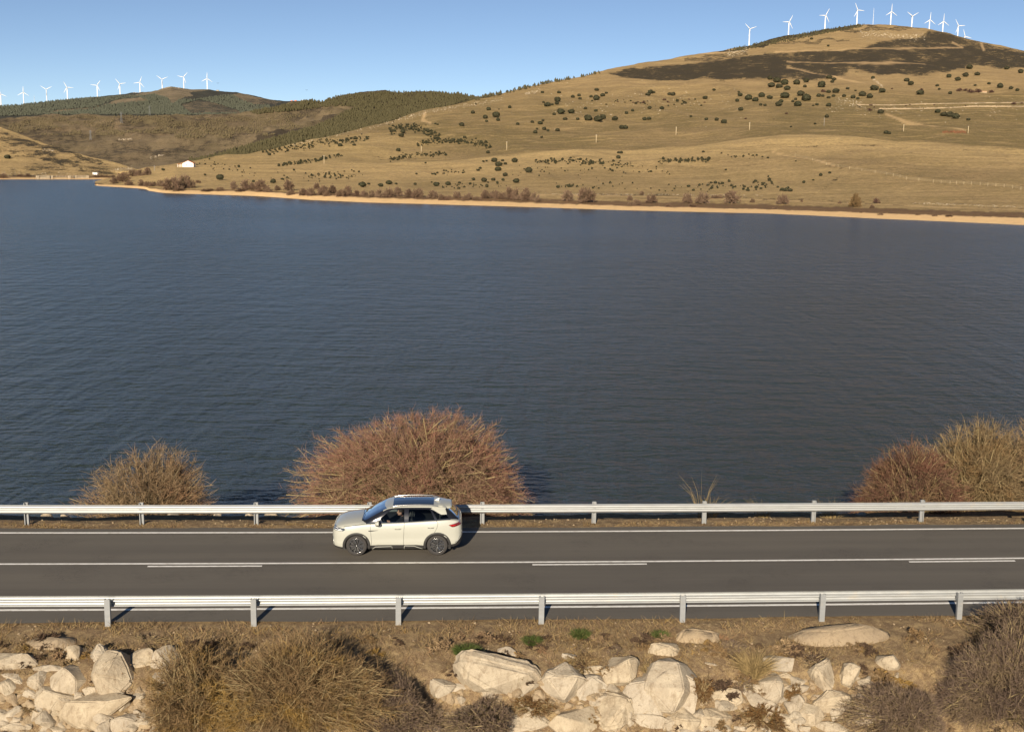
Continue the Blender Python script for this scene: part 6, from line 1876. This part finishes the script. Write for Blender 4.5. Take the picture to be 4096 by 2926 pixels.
def build_car():
    car = empty('car')
    tag(car, 'cream compact SUV with dark glass roof driving left along the road by the lake', 'car')
    xs = np.unique(np.concatenate([np.linspace(-2.13, -1.7, 12), np.linspace(-1.7, 1.7, 40), np.linspace(1.7, 2.12, 12)]))
    bm, lay = gridbm(xs, body_section, 61)
    solid = BVHTree.FromBMesh(bm)
    def sy(x, z, off=0.0):
        loc, n, i, d = solid.ray_cast(Vector((x, 2.0, z)), Vector((0, -1, 0)))
        if loc is None: return 0.85
        return loc.y + off
    # inner black shell behind the gaps
    inner = bm.copy()
    for v in inner.verts: v.co.y *= 0.965; v.co.x *= .99; v.co.z = v.co.z * .99
    bmesh.ops.delete(inner, geom=[f for f in inner.faces if (f[inner.faces.layers.float['row']] > 7.2)], context='FACES')
    bmesh.ops.delete(inner, geom=[f for f in inner.faces if any((f.calc_center_median().x - wx) ** 2 + (f.calc_center_median().z - .345) ** 2 < .41 ** 2 for wx in (1.31, -1.31))], context='FACES')
    bm_obj('inner_shell', inner, M_INT, car)
    side = lambda c: abs(c.y) > 0.30
    # wheel openings
    for wx in (1.31, -1.31):
        carve(bm, circ(wx, .345, .405, 26), 'xz', lambda c: abs(c.y) > 0.45).free()
    # open top under the glasshouse
    top = [f for f in bm.faces if f[lay] > 9.0 and -1.72 < f.calc_center_median().x < 1.02]
    take(bm, top).free()
    def part(name, b, mat, parent=car, off=0.0):
        if off: push(b, off)
        return bm_obj(name, b, mat, parent, True)
    # lamps
    for sg in (1, -1):
        cond = lambda c, sg=sg: c.y * sg > 0.02
        hl = carve(bm, [(2.13, .955), (1.98, .950), (1.70, .925), (1.655, .895), (1.74, .838), (2.0, .845), (2.13, .86)], 'xz', lambda c, sg=sg: c.y * sg > 0.40)
        h = part('headlight', hl, M_LAMP)
        b = bmesh.new()
        for (xa, za, xb, zb_) in ((2.03, .875, 1.76, .862), (2.0, .925, 1.90, .93), (1.90, .88, 1.80, .90)):
            pts = []
            for k in range(7):
                x = xa + (xb - xa) * k / 6; z = za + (zb_ - za) * k / 6
                pts.append((x, sg * sy(x, z, .004), z))
            tube(b, pts, .010, 6)
        bm_obj('light_bar', b, M_LED, h, True)
        tl = carve(bm, [(-1.675, 1.035), (-1.82, 1.068), (-2.14, 1.15), (-2.14, 1.035), (-1.86, .965), (-1.79, .965)], 'xz', lambda c, sg=sg: c.y * sg > 0.25)
        t_ = part('tail_light', tl, M_REDB)
        b = bmesh.new()
        pts = [(x, sg * sy(x, z, .004), z) for x, z in ((-1.71, 1.028), (-1.78, 1.02), (-1.86, 1.02), (-1.94, 1.05))]
        tube(b, pts, [.006, .020, .024, .008], 6)
        bm_obj('light_bar', b, M_RED, t_, True)
    # light bar across the tail
    lb = carve(bm, [(-.60, 1.03), (.60, 1.03), (.60, 1.09), (-.60, 1.09)], 'yz', lambda c: c.x < -2.0)
    part('tail_light_strip', lb, M_REDB)
    gr = carve(bm, [(-.62, .36), (.62, .36), (.55, .60), (-.55, .60)], 'yz', lambda c: c.x > 1.95)
    part('grille', gr, M_CLAD)
    # gaps: door outlines, bonnet, tailgate
    for line in ([(.865, 1.09), (.845, .80), (.83, .60), (.815, .30)], [(-.245, 1.13), (-.225, .80), (-.205, .31)], [(-1.262, 1.20), (-1.335, 1.10), (-1.30, .95), (-1.215, .78)], [(1.02, 1.075), (1.7, .985), (1.72, .925)]):
        for (xa, za), (xb, zb_) in zip(line[:-1], line[1:]):
            d = Vector((xb - xa, zb_ - za)).normalized() * .0045
            carve(bm, [(xa - d.y, za + d.x), (xb - d.y, zb_ + d.x), (xb + d.y, zb_ - d.x), (xa + d.y, za - d.x)], 'xz', lambda c: abs(c.y) > .55).free()
    # lower black cladding
    front = carve(bm, [(1.66, .15), (2.2, .15), (2.2, .385), (2.04, .33), (1.80, .30), (1.66, .30)], 'xz', lambda c: True)
    part('front_bumper_cladding', front, M_CLAD, off=.004)
    rear = carve(bm, [(-1.62, .10), (-2.2, .10), (-2.2, .72), (-2.08, .60), (-1.90, .40), (-1.62, .36)], 'xz', lambda c: True)
    part('rear_bumper_cladding', rear, M_CLAD, off=.004)
    for sg in (1, -1):
        s_ = carve(bm, [(.93, .22), (.93, .355), (.60, .375), (-.60, .375), (-.93, .345), (-.93, .22)], 'xz', lambda c, sg=sg: c.y * sg > .5)
        part('sill_cladding', s_, M_CLAD, off=.006)
        # cream brackets on the sill
        for pts in ([(.80, .235), (.70, .31), (.20, .325), (.16, .31), (.155, .23)], [(-.235, .23), (-.24, .33), (-.27, .345), (-.56, .335), (-.68, .285), (-.83, .235)]):
            b = bmesh.new()
            tube(b, [(x, sg * sy(x, max(z, .25), .012), z) for x, z in pts], .010, 6)
            bm_obj('sill_bracket', b, M_CREAM, car, True)
        # doors
        fd = take(bm, [f for f in bm.faces if f.calc_center_median().y * sg > .5 and -.25 < f.calc_center_median().x < .87 and f.calc_center_median().z > .34 and (-.245 + .03 * (1.1 - f.calc_center_median().z) < f.calc_center_median().x < .815 + .06 * (f.calc_center_median().z - .3))])
        d1 = part('front_door', fd, M_CREAM)
        def rear_edge(z): return float(np.interp(z, [.30, .78, .95, 1.10, 1.20], [-.99, -1.215, -1.30, -1.335, -1.262]))
        rd = take(bm, [f for f in bm.faces if f.calc_center_median().y * sg > .5 and f.calc_center_median().z > .34 and rear_edge(f.calc_center_median().z) < f.calc_center_median().x < -.2])
        d2 = part('rear_door', rd, M_CREAM)
        for d_, hx, hz in ((d1, -.03, .925), (d2, -1.10, .965)):
            b = bmesh.new()
            tube(b, [(hx + .11, sg * sy(hx + .11, hz, .006), hz), (hx + .09, sg * sy(hx, hz, .018), hz), (hx - .09, sg * sy(hx, hz, .018), hz), (hx - .11, sg * sy(hx - .11, hz, .006), hz)], [.008, .013, .013, .008], 8)
            bm_obj('door_handle', b, M_CREAM, d_, True)
            b = bmesh.new()
            vs = [b.verts.new((x, sg * sy(x, z, .003), z)) for x, z in ((hx + .10, hz - .016), (hx - .10, hz - .016), (hx - .09, hz - .034), (hx + .09, hz - .034))]
            b.faces.new(vs if sg > 0 else vs[::-1]); bm_obj('handle_shade_strip', b, M_CLAD, d_)  # flat dark strip painted for the shade beneath the handle
        # dark spear on the wing
        b = bmesh.new()
        pts = [(.935, .865), (.90, .835), (.82, .838), (.60, .872), (.60, .876), (.80, .872), (.88, .870)]
        vs = [b.verts.new((x, sg * sy(x, z, .008), z)) for x, z in pts]
        b.faces.new(vs if sg > 0 else vs[::-1])
        bm_obj('wing_trim', b, M_CLAD, car)
        # wheel arches
        for wx in (1.31, -1.31):
            b = bmesh.new(); rows = []
            a0, a1 = (-.30, PI + .22) if wx > 0 else (-.22, PI + .30)
            for k in range(33):
                a = a0 + (a1 - a0) * k / 32
                r = []
                for rr, off in ((.365, -.20), (.368, .004), (.378, .018), (.440, .020), (.452, .010), (.455, -.01)):
                    x, z = wx + rr * math.cos(a), .345 + rr * math.sin(a)
                    yy = sy(wx + .44 * math.cos(a), max(.28, .345 + .44 * math.sin(a)))
                    r.append(b.verts.new((x, sg * (yy + off), z)))
                rows.append(r)
            for A_, B_ in zip(rows[:-1], rows[1:]):
                for j in range(5): b.faces.new((A_[j], A_[j + 1], B_[j + 1], B_[j]))
            bmesh.ops.recalc_face_normals(b, faces=b.faces[:])
            bm_obj('wheel_arch', b, M_CLAD, car, True)
            b = bmesh.new(); rows = []
            for k in range(25):
                a = -.3 + (PI + .6) * k / 24
                rows.append([b.verts.new((wx + .395 * math.cos(a), sg * y, .345 + .395 * math.sin(a))) for y in (.50, .86)])
            for A_, B_ in zip(rows[:-1], rows[1:]): b.faces.new((A_[0], A_[1], B_[1], B_[0]))
            cc = b.verts.new((wx, sg * .50, .345))
            for A_, B_ in zip(rows[:-1], rows[1:]): b.faces.new((A_[0], B_[0], cc))
            bm_obj('arch_liner', b, M_INT, car)
            # small cream chevron on the arch
            b = bmesh.new()
            aa = [1.02, .92, .80, .70] if wx > 0 else [1.02, .92, .80, .70]
            pts = []
            for a in ([PI - q for q in aa]):
                x, z = wx + .41 * math.cos(a), .345 + .41 * math.sin(a)
                pts.append((x, sg * (sy(x, z) + .022), z))
            tube(b, pts, [.008, .013, .013, .010], 6); bm_obj('arch_accent', b, M_CREAM, car, True)
    # rear diffuser trim
    for sg in (1, -1):
        b = bmesh.new(); tube(b, [(x, sg * sy(x, z, .010), z) for x, z in ((-2.06, .66), (-1.98, .53), (-1.88, .42))], .007, 6)
        bm_obj('bumper_trim', b, M_SILV, car, True)
        b = bmesh.new(); tube(b, [(x, sg * sy(x, z, .008), z) for x, z in ((2.085, .62), (2.06, .46), (2.03, .35))], .008, 6)
        bm_obj('bumper_trim', b, M_SILV, car, True)
    hood = take(bm, [f for f in bm.faces if f[lay] > 9.2 and .9 < f.calc_center_median().x < 2.02])
    part('bonnet', hood, M_CREAM, off=.003)
    tg = take(bm, [f for f in bm.faces if f.calc_center_median().x < -1.98 and abs(f.calc_center_median().y) < .62])
    part('tailgate', tg, M_CREAM)
    part('body', bm, M_CREAM)

    # ---- glasshouse
    gzr = tab([(1.15,1.155),(1.0,1.235),(.8,1.345),(.6,1.442),(.45,1.508),(.3,1.558),(.1,1.598),(-.2,1.622),(-.6,1.632),(-1.0,1.628),(-1.4,1.603),(-1.55,1.585),(-1.64,1.53),(-1.75,1.43),(-1.88,1.31),(-2.0,1.20)])
    gzs = tab([(1.15,1.115),(1.04,1.12),(.8,1.25),(.6,1.365),(.45,1.45),(.32,1.51),(.1,1.545),(-.3,1.555),(-1,1.55),(-1.4,1.525),(-1.55,1.505),(-1.64,1.46),(-1.75,1.37),(-1.88,1.26),(-2.0,1.17)])
    gyb = tab([(1.15,.66),(1.04,.765),(.9,.80),(.7,.822),(0,.832),(-1,.830),(-1.4,.812),(-1.7,.775),(-1.88,.73),(-2.0,.68)])
    gyc = tab([(1.15,.62),(1.04,.72),(.8,.725),(.6,.70),(.4,.665),(.2,.635),(0,.625),(-1,.615),(-1.5,.595),(-1.72,.59),(-1.88,.62),(-2.0,.63)])
    def gsec(x):
        yb, yc, zs, zr, zb = gyb(x)[0], gyc(x)[0], gzs(x)[0], gzr(x)[0], fzb(x)[0] - .03
        return np.array([(yb, zb), (yb * .72 + yc * .28 + .012, zb + .35 * (zs - zb)), (yb * .35 + yc * .65 + .014, zb + .72 * (zs - zb)), (yc, zs), (yc * .93, zs + .42 * (zr - zs)), (yc * .62, zs + .83 * (zr - zs)), (0, zr)])
    gx = np.unique(np.concatenate([np.linspace(-2.0, -1.5, 12), np.linspace(-1.5, .3, 26), np.linspace(.3, 1.15, 18)]))
    gb, gl = gridbm(gx, gsec, 37)
    bmesh.ops.delete(gb, geom=[f for f in gb.faces if len(f.verts) == 3 and (f.calc_center_median().x > 1.149 or f.calc_center_median().x < -1.999)], context='FACES')
    gsol = BVHTree.FromBMesh(gb)
    part('sunroof', carve(gb, [(.14, -.46), (.14, .46), (-1.19, .45), (-1.19, -.45)], 'xy', lambda c: c.z > 1.45 and abs(c.y) < .58), M_ROOFGL, off=.003)
    ws = [(.43, 0)] + [(.43 - .10 * (y / .60) ** 2, y) for y in (.2, .4, .55, .62)] + [(.72, .69), (1.02, .70), (1.12, .55), (1.155, 0)]
    ws = ws + [(x, -y) for x, y in reversed(ws[1:-1])]
    # windscreen: everything above the cant line ahead of the header
    wsf = carve(gb, ws, 'xy', lambda c: c.x > .25 and abs(c.y) < .74 and c.z > float(gzs(c.x)[0]) - .012)
    part('windscreen', wsf, M_WSGL)
    rg = [(-.52, 1.235), (.52, 1.235), (.50, 1.52), (-.50, 1.52)]
    part('rear_window', carve(gb, rg, 'yz', lambda c: c.x < -1.57), M_WSGL)
    WIN = {'front_side_window': [(.46, 1.118), (.54, 1.235), (.40, 1.345), (.27, 1.435), (.17, 1.495), (.10, 1.505), (-.235, 1.508), (-.245, 1.128)],
           'rear_side_window': [(-.375, 1.132), (-.385, 1.508), (-1.04, 1.498), (-1.10, 1.45), (-1.225, 1.195)],
           'quarter_window': [(-1.30, 1.205), (-1.145, 1.47), (-1.30, 1.385), (-1.42, 1.335), (-1.60, 1.335), (-1.69, 1.235)]}
    for sg in (1, -1):
        for nm, poly in WIN.items():
            w_ = carve(gb, poly, 'xz', lambda c, sg=sg: c.y * sg > .45)
            part(nm, w_, M_GLASS if nm.startswith('front') else M_PRIV)
        dp = carve(gb, [(-1.09, 1.515), (-1.2, 1.47), (-1.32, 1.405), (-1.44, 1.345), (-1.625, 1.345), (-1.60, 1.42), (-1.56, 1.515), (-1.5, 1.56), (-1.2, 1.56)], 'xz', lambda c, sg=sg: c.y * sg > .50)
        part('rear_pillar', dp, M_CREAM, off=.004)
    roof = take(gb, [f for f in gb.faces if f[gl] > 2.95 and -1.58 < f.calc_center_median().x < .45])
    part('roof', roof, M_CREAM)
    part('pillars', gb, M_BLACKG)
    def rz(x, y):
        loc, n, i, d = gsol.ray_cast(Vector((x, y, 3)), Vector((0, 0, -1)))
        return loc.z if loc is not None else 1.5
    # spoiler
    b = bmesh.new(); rows = []
    for x, ww, lift, th in ((-1.33, .545, .003, .006), (-1.45, .545, .006, .012), (-1.60, .53, .02, .03), (-1.71, .50, .0, .03), (-1.77, .46, .0, .02)):
        row = []
        for k in range(13):
            y = ww * (-1 + 2 * k / 12)
            z = (rz(x, y) + lift) if x > -1.5 else 1.600 - .09 * (abs(y) / .56) ** 3 * 1.0 - (-1.5 - x) * .10
            row.append((b.verts.new((x - .02 * (1 - (y / ww) ** 2), y, z)), b.verts.new((x, y, z - th))))
        rows.append(row)
    for A_, B_ in zip(rows[:-1], rows[1:]):
        for k in range(12):
            b.faces.new((A_[k][0], B_[k][0], B_[k + 1][0], A_[k + 1][0])); b.faces.new((A_[k][1], A_[k + 1][1], B_[k + 1][1], B_[k][1]))
        b.faces.new((A_[0][0], A_[0][1], B_[0][1], B_[0][0])); b.faces.new((A_[12][0], B_[12][0], B_[12][1], A_[12][1]))
    for k in range(12):
        b.faces.new((rows[-1][k][0], rows[-1][k][1], rows[-1][k + 1][1], rows[-1][k + 1][0])); b.faces.new((rows[0][k][0], rows[0][k + 1][0], rows[0][k + 1][1], rows[0][k][1]))
    bmesh.ops.recalc_face_normals(b, faces=b.faces[:])
    bm_obj('spoiler', b, M_CREAM, car, True)
    # roof rails, aerial, wiper, mirrors
    for sg in (1, -1):
        b = bmesh.new()
        tube(b, [(x, sg * yy, rz(x, sg * yy) + l) for x, yy, l in ((.22, .590, .0), (.12, .585, .022), (-.2, .578, .040), (-.7, .572, .045), (-1.1, .568, .038), (-1.28, .566, .020), (-1.36, .565, .0))], [.010, .014, .015, .015, .015, .014, .010], 8)
        bm_obj('roof_rail', b, M_SILV, car, True)
        m = bmesh.new()
        ellipsoid(m, (.60, sg * .995, 1.135), (.105, .12, .088), 16, 10)
        for v in m.verts:
            if v.co.x < .565: v.co.x = .565
        mo = bm_obj('door_mirror', m, M_CREAM, car, True)
        m = bmesh.new(); ellipsoid(m, (.60, sg * .975, 1.085), (.10, .125, .055), 14, 8); bm_obj('mirror_base', m, M_BLACKG, mo, True)
        m = bmesh.new(); tube(m, [(.62, sg * .80, 1.07), (.60, sg * .92, 1.08)], [.03, .022], 8); bm_obj('mirror_arm', m, M_BLACKG, mo, True)
    b = bmesh.new()
    pts = [(-1.23, 0), (-1.26, 0), (-1.36, 0)]
    v = [b.verts.new(q) for q in [(-1.20, 0, rz(-1.2, 0)), (-1.35, .035, rz(-1.35, 0)), (-1.35, -.035, rz(-1.35, 0)), (-1.38, 0, 1.69), (-1.34, 0, 1.695)]]
    for f in ((0, 2, 4), (0, 4, 1), (1, 4, 3), (2, 3, 4), (1, 3, 2)): b.faces.new([v[i] for i in f])
    bm_obj('aerial_fin', b, M_CREAM, car)
    b = bmesh.new(); tube(b, [(-2.0, -.02, 1.22), (-1.86, .22, 1.345)], .009, 5); bm_obj('rear_wiper', b, M_CLAD, car)
    for y0, y1 in ((.55, .05), (-.02, -.5)):
        b = bmesh.new(); tube(b, [(1.13, y0, 1.185), (1.10, y1, 1.21)], .008, 5); bm_obj('wiper', b, M_CLAD, car)
    b = bmesh.new()
    rows = []
    for k in range(15):
        y = -.66 + 1.32 * k / 14
        x = 1.17 - .10 * abs(y / .66) ** 2.5
        rows.append((b.verts.new((x, y, 1.150 - .03 * abs(y / .66) ** 2)), b.verts.new((x - .14, y, 1.19 - .06 * abs(y / .66) ** 2))))
    for A_, B_ in zip(rows[:-1], rows[1:]): b.faces.new((A_[0], B_[0], B_[1], A_[1]))
    bm_obj('cowl', b, M_CLAD, car)
    # ---- cabin
    b = bmesh.new(); box(b, (-1.85, -.80, .28), (1.05, .80, .34)); bm_obj('floor_pan', b, M_INT, car)
    b = bmesh.new(); box(b, (.50, -.76, .55), (1.02, .76, 1.06)); bmesh.ops.bevel(b, geom=b.edges[:], offset=.06, segments=3, affect='EDGES'); bm_obj('dashboard', b, M_INT, car)
    def seat(name, x, y, w, pale=True):
        s = empty(name); s.parent = car; s.location = (x, y, 0)
        b = bmesh.new(); box(b, (-.25, -w, .42), (.27, w, .60)); bmesh.ops.bevel(b, geom=b.edges[:], offset=.05, segments=3, affect='EDGES'); bm_obj('cushion', b, M_SEAT, s, True)
        b = bmesh.new(); box(b, (-.09, -w, 0), (.06, w, .62)); bmesh.ops.bevel(b, geom=b.edges[:], offset=.05, segments=3, affect='EDGES')
        o = bm_obj('backrest', b, M_SEAT, s, True); o.location = (-.27, 0, .55); o.rotation_euler = (0, -.25, 0)
        for yy in ((0,) if w < .4 else (-.38, .38)):
            b = bmesh.new(); box(b, (-.06, -.13, 0), (.05, .13, .18)); bmesh.ops.bevel(b, geom=b.edges[:], offset=.035, segments=3, affect='EDGES')
            o = bm_obj('head_restraint', b, M_SEAT, s, True); o.location = (-.45, yy, 1.17); o.rotation_euler = (0, -.15, 0)
            if pale:
                b = bmesh.new(); box(b, (-.006, -.10, .03), (.0, .10, .13)); o2 = bm_obj('pale_panel', b, M_REST, s, False); o2.location = (-.52, yy, 1.17); o2.rotation_euler = (0, -.15, 0)
    seat('front_seat', -.02, .37, .25); seat('front_seat', -.02, -.37, .25); seat('rear_seat', -.95, 0, .62, False)
    sw = bmesh.new()
    pts = [(0, .18 * math.cos(a), .18 * math.sin(a)) for a in np.linspace(0, 2 * PI, 25)]
    tube(sw, pts, .014, 8, False)
    tube(sw, [(0, -.17, 0), (.02, 0, 0), (0, .17, 0)], .016, 6); tube(sw, [(.02, 0, 0), (0, 0, -.17)], .014, 6)
    tube(sw, [(.02, 0, 0), (.14, 0, -.02)], .03, 8)
    o = bm_obj('steering_wheel', sw, M_INT, car, True); o.location = (.40, .37, .99); o.rotation_euler = (0, .42, 0); o['kind'] = 'stuff'
    # wheels
    for x, a in ((1.31, .3), (-1.31, .75)):
        for sg in (1, -1): wheelset(car, x, sg, a)
    return car

car = build_car()
_cp = on_z(1588, 2222, 0.0)
cfw = Vector((math.cos(TH), math.sin(TH), 0)); cleft = Vector((math.sin(TH), -math.cos(TH), 0))
# the near-side tyres' outer contact line passes through the picked point
cpos = _cp - cleft * 0.885 
car.location = cpos
CAR_RZ = PI + TH
car.rotation_euler = (0, 0, CAR_RZ)

# ---- the driver
def build_driver():
    bm = bmesh.new()
    sh = .20
    C_ = []
    def t(p, r, n=10): tube(bm, p, r, n)
    # torso, seated and leaning back a little (local car axes, origin at hips)
    t([(-.02, 0, -.06), (-.04, 0, .10), (-.09, 0, .28), (-.12, 0, .44), (-.12, 0, .50)], [.15, .155, .165, .15, .09], 14)
    ellipsoid(bm, (-.11, 0, .42), (.12, .215, .10), 16, 10)
    t([(-.12, 0, .48), (-.10, 0, .60)], [.062, .056], 10)
    for s in (1, -1):
        t([(-.11, s * .19, .44), (-.02, s * .24, .24), (.00, s * .245, .18)], [.062, .048, .044])
        t([(.00, s * .245, .18), (.16, s * .22, .26), (.30, s * .165, .335)], [.044, .036, .027])
        # hand: palm and fingers closing on the wheel rim
        hx, hy, hz = .315, s * .165, .345
        ellipsoid(bm, (hx + .015, hy, hz + .01), (.045, .022, .040), 10, 8)
        for k, (ln) in enumerate((.9, 1.0, .95, .8)):
            z = hz + .038 - .021 * k
            t([(hx + .04, hy + s * .012, z), (hx + .07 * ln + .01, hy + s * .020, z + .004), (hx + .085 * ln, hy - s * .005, z + .002), (hx + .065, hy - s * .022, z - .002)], [.0105, .0095, .0088, .008], 6)
        t([(hx + .0, hy - s * .01, hz + .03), (hx + .035, hy - s * .035, hz + .045), (hx + .06, hy - s * .036, hz + .05)], [.012, .010, .008], 6)
        # thighs and shins
        t([(-.02, s * .09, -.07), (.22, s * .12, -.02), (.42, s * .13, .0)], [.10, .085, .068])
        t([(.42, s * .13, .0), (.52, s * .13, -.22), (.60, s * .13, -.38)], [.066, .058, .042])
        t([(.58, s * .13, -.40), (.72, s * .13, -.41)], [.042, .032])
    # head
    H = Vector((-.065, 0, .735))
    ellipsoid(bm, H + Vector((-.01, 0, .02)), (.095, .076, .105), 18, 14)
    ellipsoid(bm, H + Vector((.018, 0, -.05)), (.068, .058, .068), 14, 10)
    ellipsoid(bm, H + Vector((.055, 0, -.095)), (.030, .030, .022), 10, 8)
    t([H + Vector((.082, 0, .012)), H + Vector((.112, 0, -.030)), H + Vector((.085, 0, -.042))], [.010, .015, .010], 8)
    ellipsoid(bm, H + Vector((.080, 0, -.062)), (.014, .024, .010), 8, 6)
    ellipsoid(bm, H + Vector((.078, 0, .028)), (.016, .050, .010), 10, 6)
    for s in (1, -1):
        ellipsoid(bm, H + Vector((-.01, s * .078, -.015)), (.018, .010, .032), 8, 8)
    me = bpy.data.meshes.new('person_raw'); bm.to_mesh(me); bm.free()
    ob = bpy.data.objects.new('person_raw', me); COL.objects.link(ob)
    md = ob.modifiers.new('r', 'REMESH'); md.mode = 'VOXEL'; md.voxel_size = .008; md.use_smooth_shade = True
    ms = ob.modifiers.new('s', 'SMOOTH'); ms.iterations = 3; ms.factor = .5
    bpy.context.view_layer.update()
    dg = bpy.context.evaluated_depsgraph_get()
    m2 = bpy.data.meshes.new_from_object(ob.evaluated_get(dg))
    bpy.data.objects.remove(ob); m2.name = 'person'
    skin = simple('skin', (0.50, 0.29, 0.20), 0.55, 0, 0.4, 0.06, 30)
    jack = simple('black_jacket', (0.022, 0.022, 0.025), 0.85, 0, 0.2, 0.2, 20)
    trou = simple('dark_trousers', (0.03, 0.035, 0.05), 0.85)
    m2.materials.clear()
    for m in (jack, skin, trou): m2.materials.append(m)
    for p in m2.polygons:
        c = p.center
        p.material_index = 1 if (c.z > .60 or (c.x > .285 and c.z > .28)) else (2 if c.z < .03 and c.x > -.05 else 0)
    m2.polygons.foreach_set('use_smooth', [True] * len(m2.polygons))
    o = link('person', m2)
    tag(o, 'dark-haired man in a black jacket at the wheel of the cream car', 'person')
    # hair
    hb = bmesh.new()
    ellipsoid(hb, H + Vector((-.020, 0, .040)), (.100, .083, .098), 28, 18)
    bmesh.ops.delete(hb, geom=[v for v in hb.verts if (v.co.x - H.x > .045 and v.co.z - H.z < .065) or (v.co.z - H.z < .0 and v.co.x - H.x > -.03) or v.co.z - H.z < -.055], context='VERTS')
    from mathutils import noise as mn
    for v in hb.verts: v.co += (v.co - H).normalized() * (.010 + .010 * mn.noise(v.co * 45))
    bm_obj('hair', hb, simple('dark_hair', (0.022, 0.015, 0.010), 0.6), o, True)
    for s in (1, -1):
        e = bmesh.new(); ellipsoid(e, H + Vector((.078, s * .030, .008)), (.009, .012, .008), 8, 6); eo = bm_obj('eye', e, simple('eye_white', (.7, .68, .65), .2), o, True)
        e = bmesh.new(); ellipsoid(e, H + Vector((.0845, s * .031, .008)), (.004, .005, .005), 8, 6); bm_obj('iris', e, M_INT, eo, True)
        e = bmesh.new(); tube(e, [H + Vector((.082, s * .014, .032)), H + Vector((.086, s * .032, .037)), H + Vector((.076, s * .050, .032))], .005, 5); bm_obj('eyebrow', e, M_INT, o, True)
    return o
drv = build_driver()
rotm = Matrix.Rotation(CAR_RZ, 4, 'Z')
drv.location = car.location + rotm @ Vector((-.03, .37, .60))
drv.rotation_euler = (0, 0, CAR_RZ)
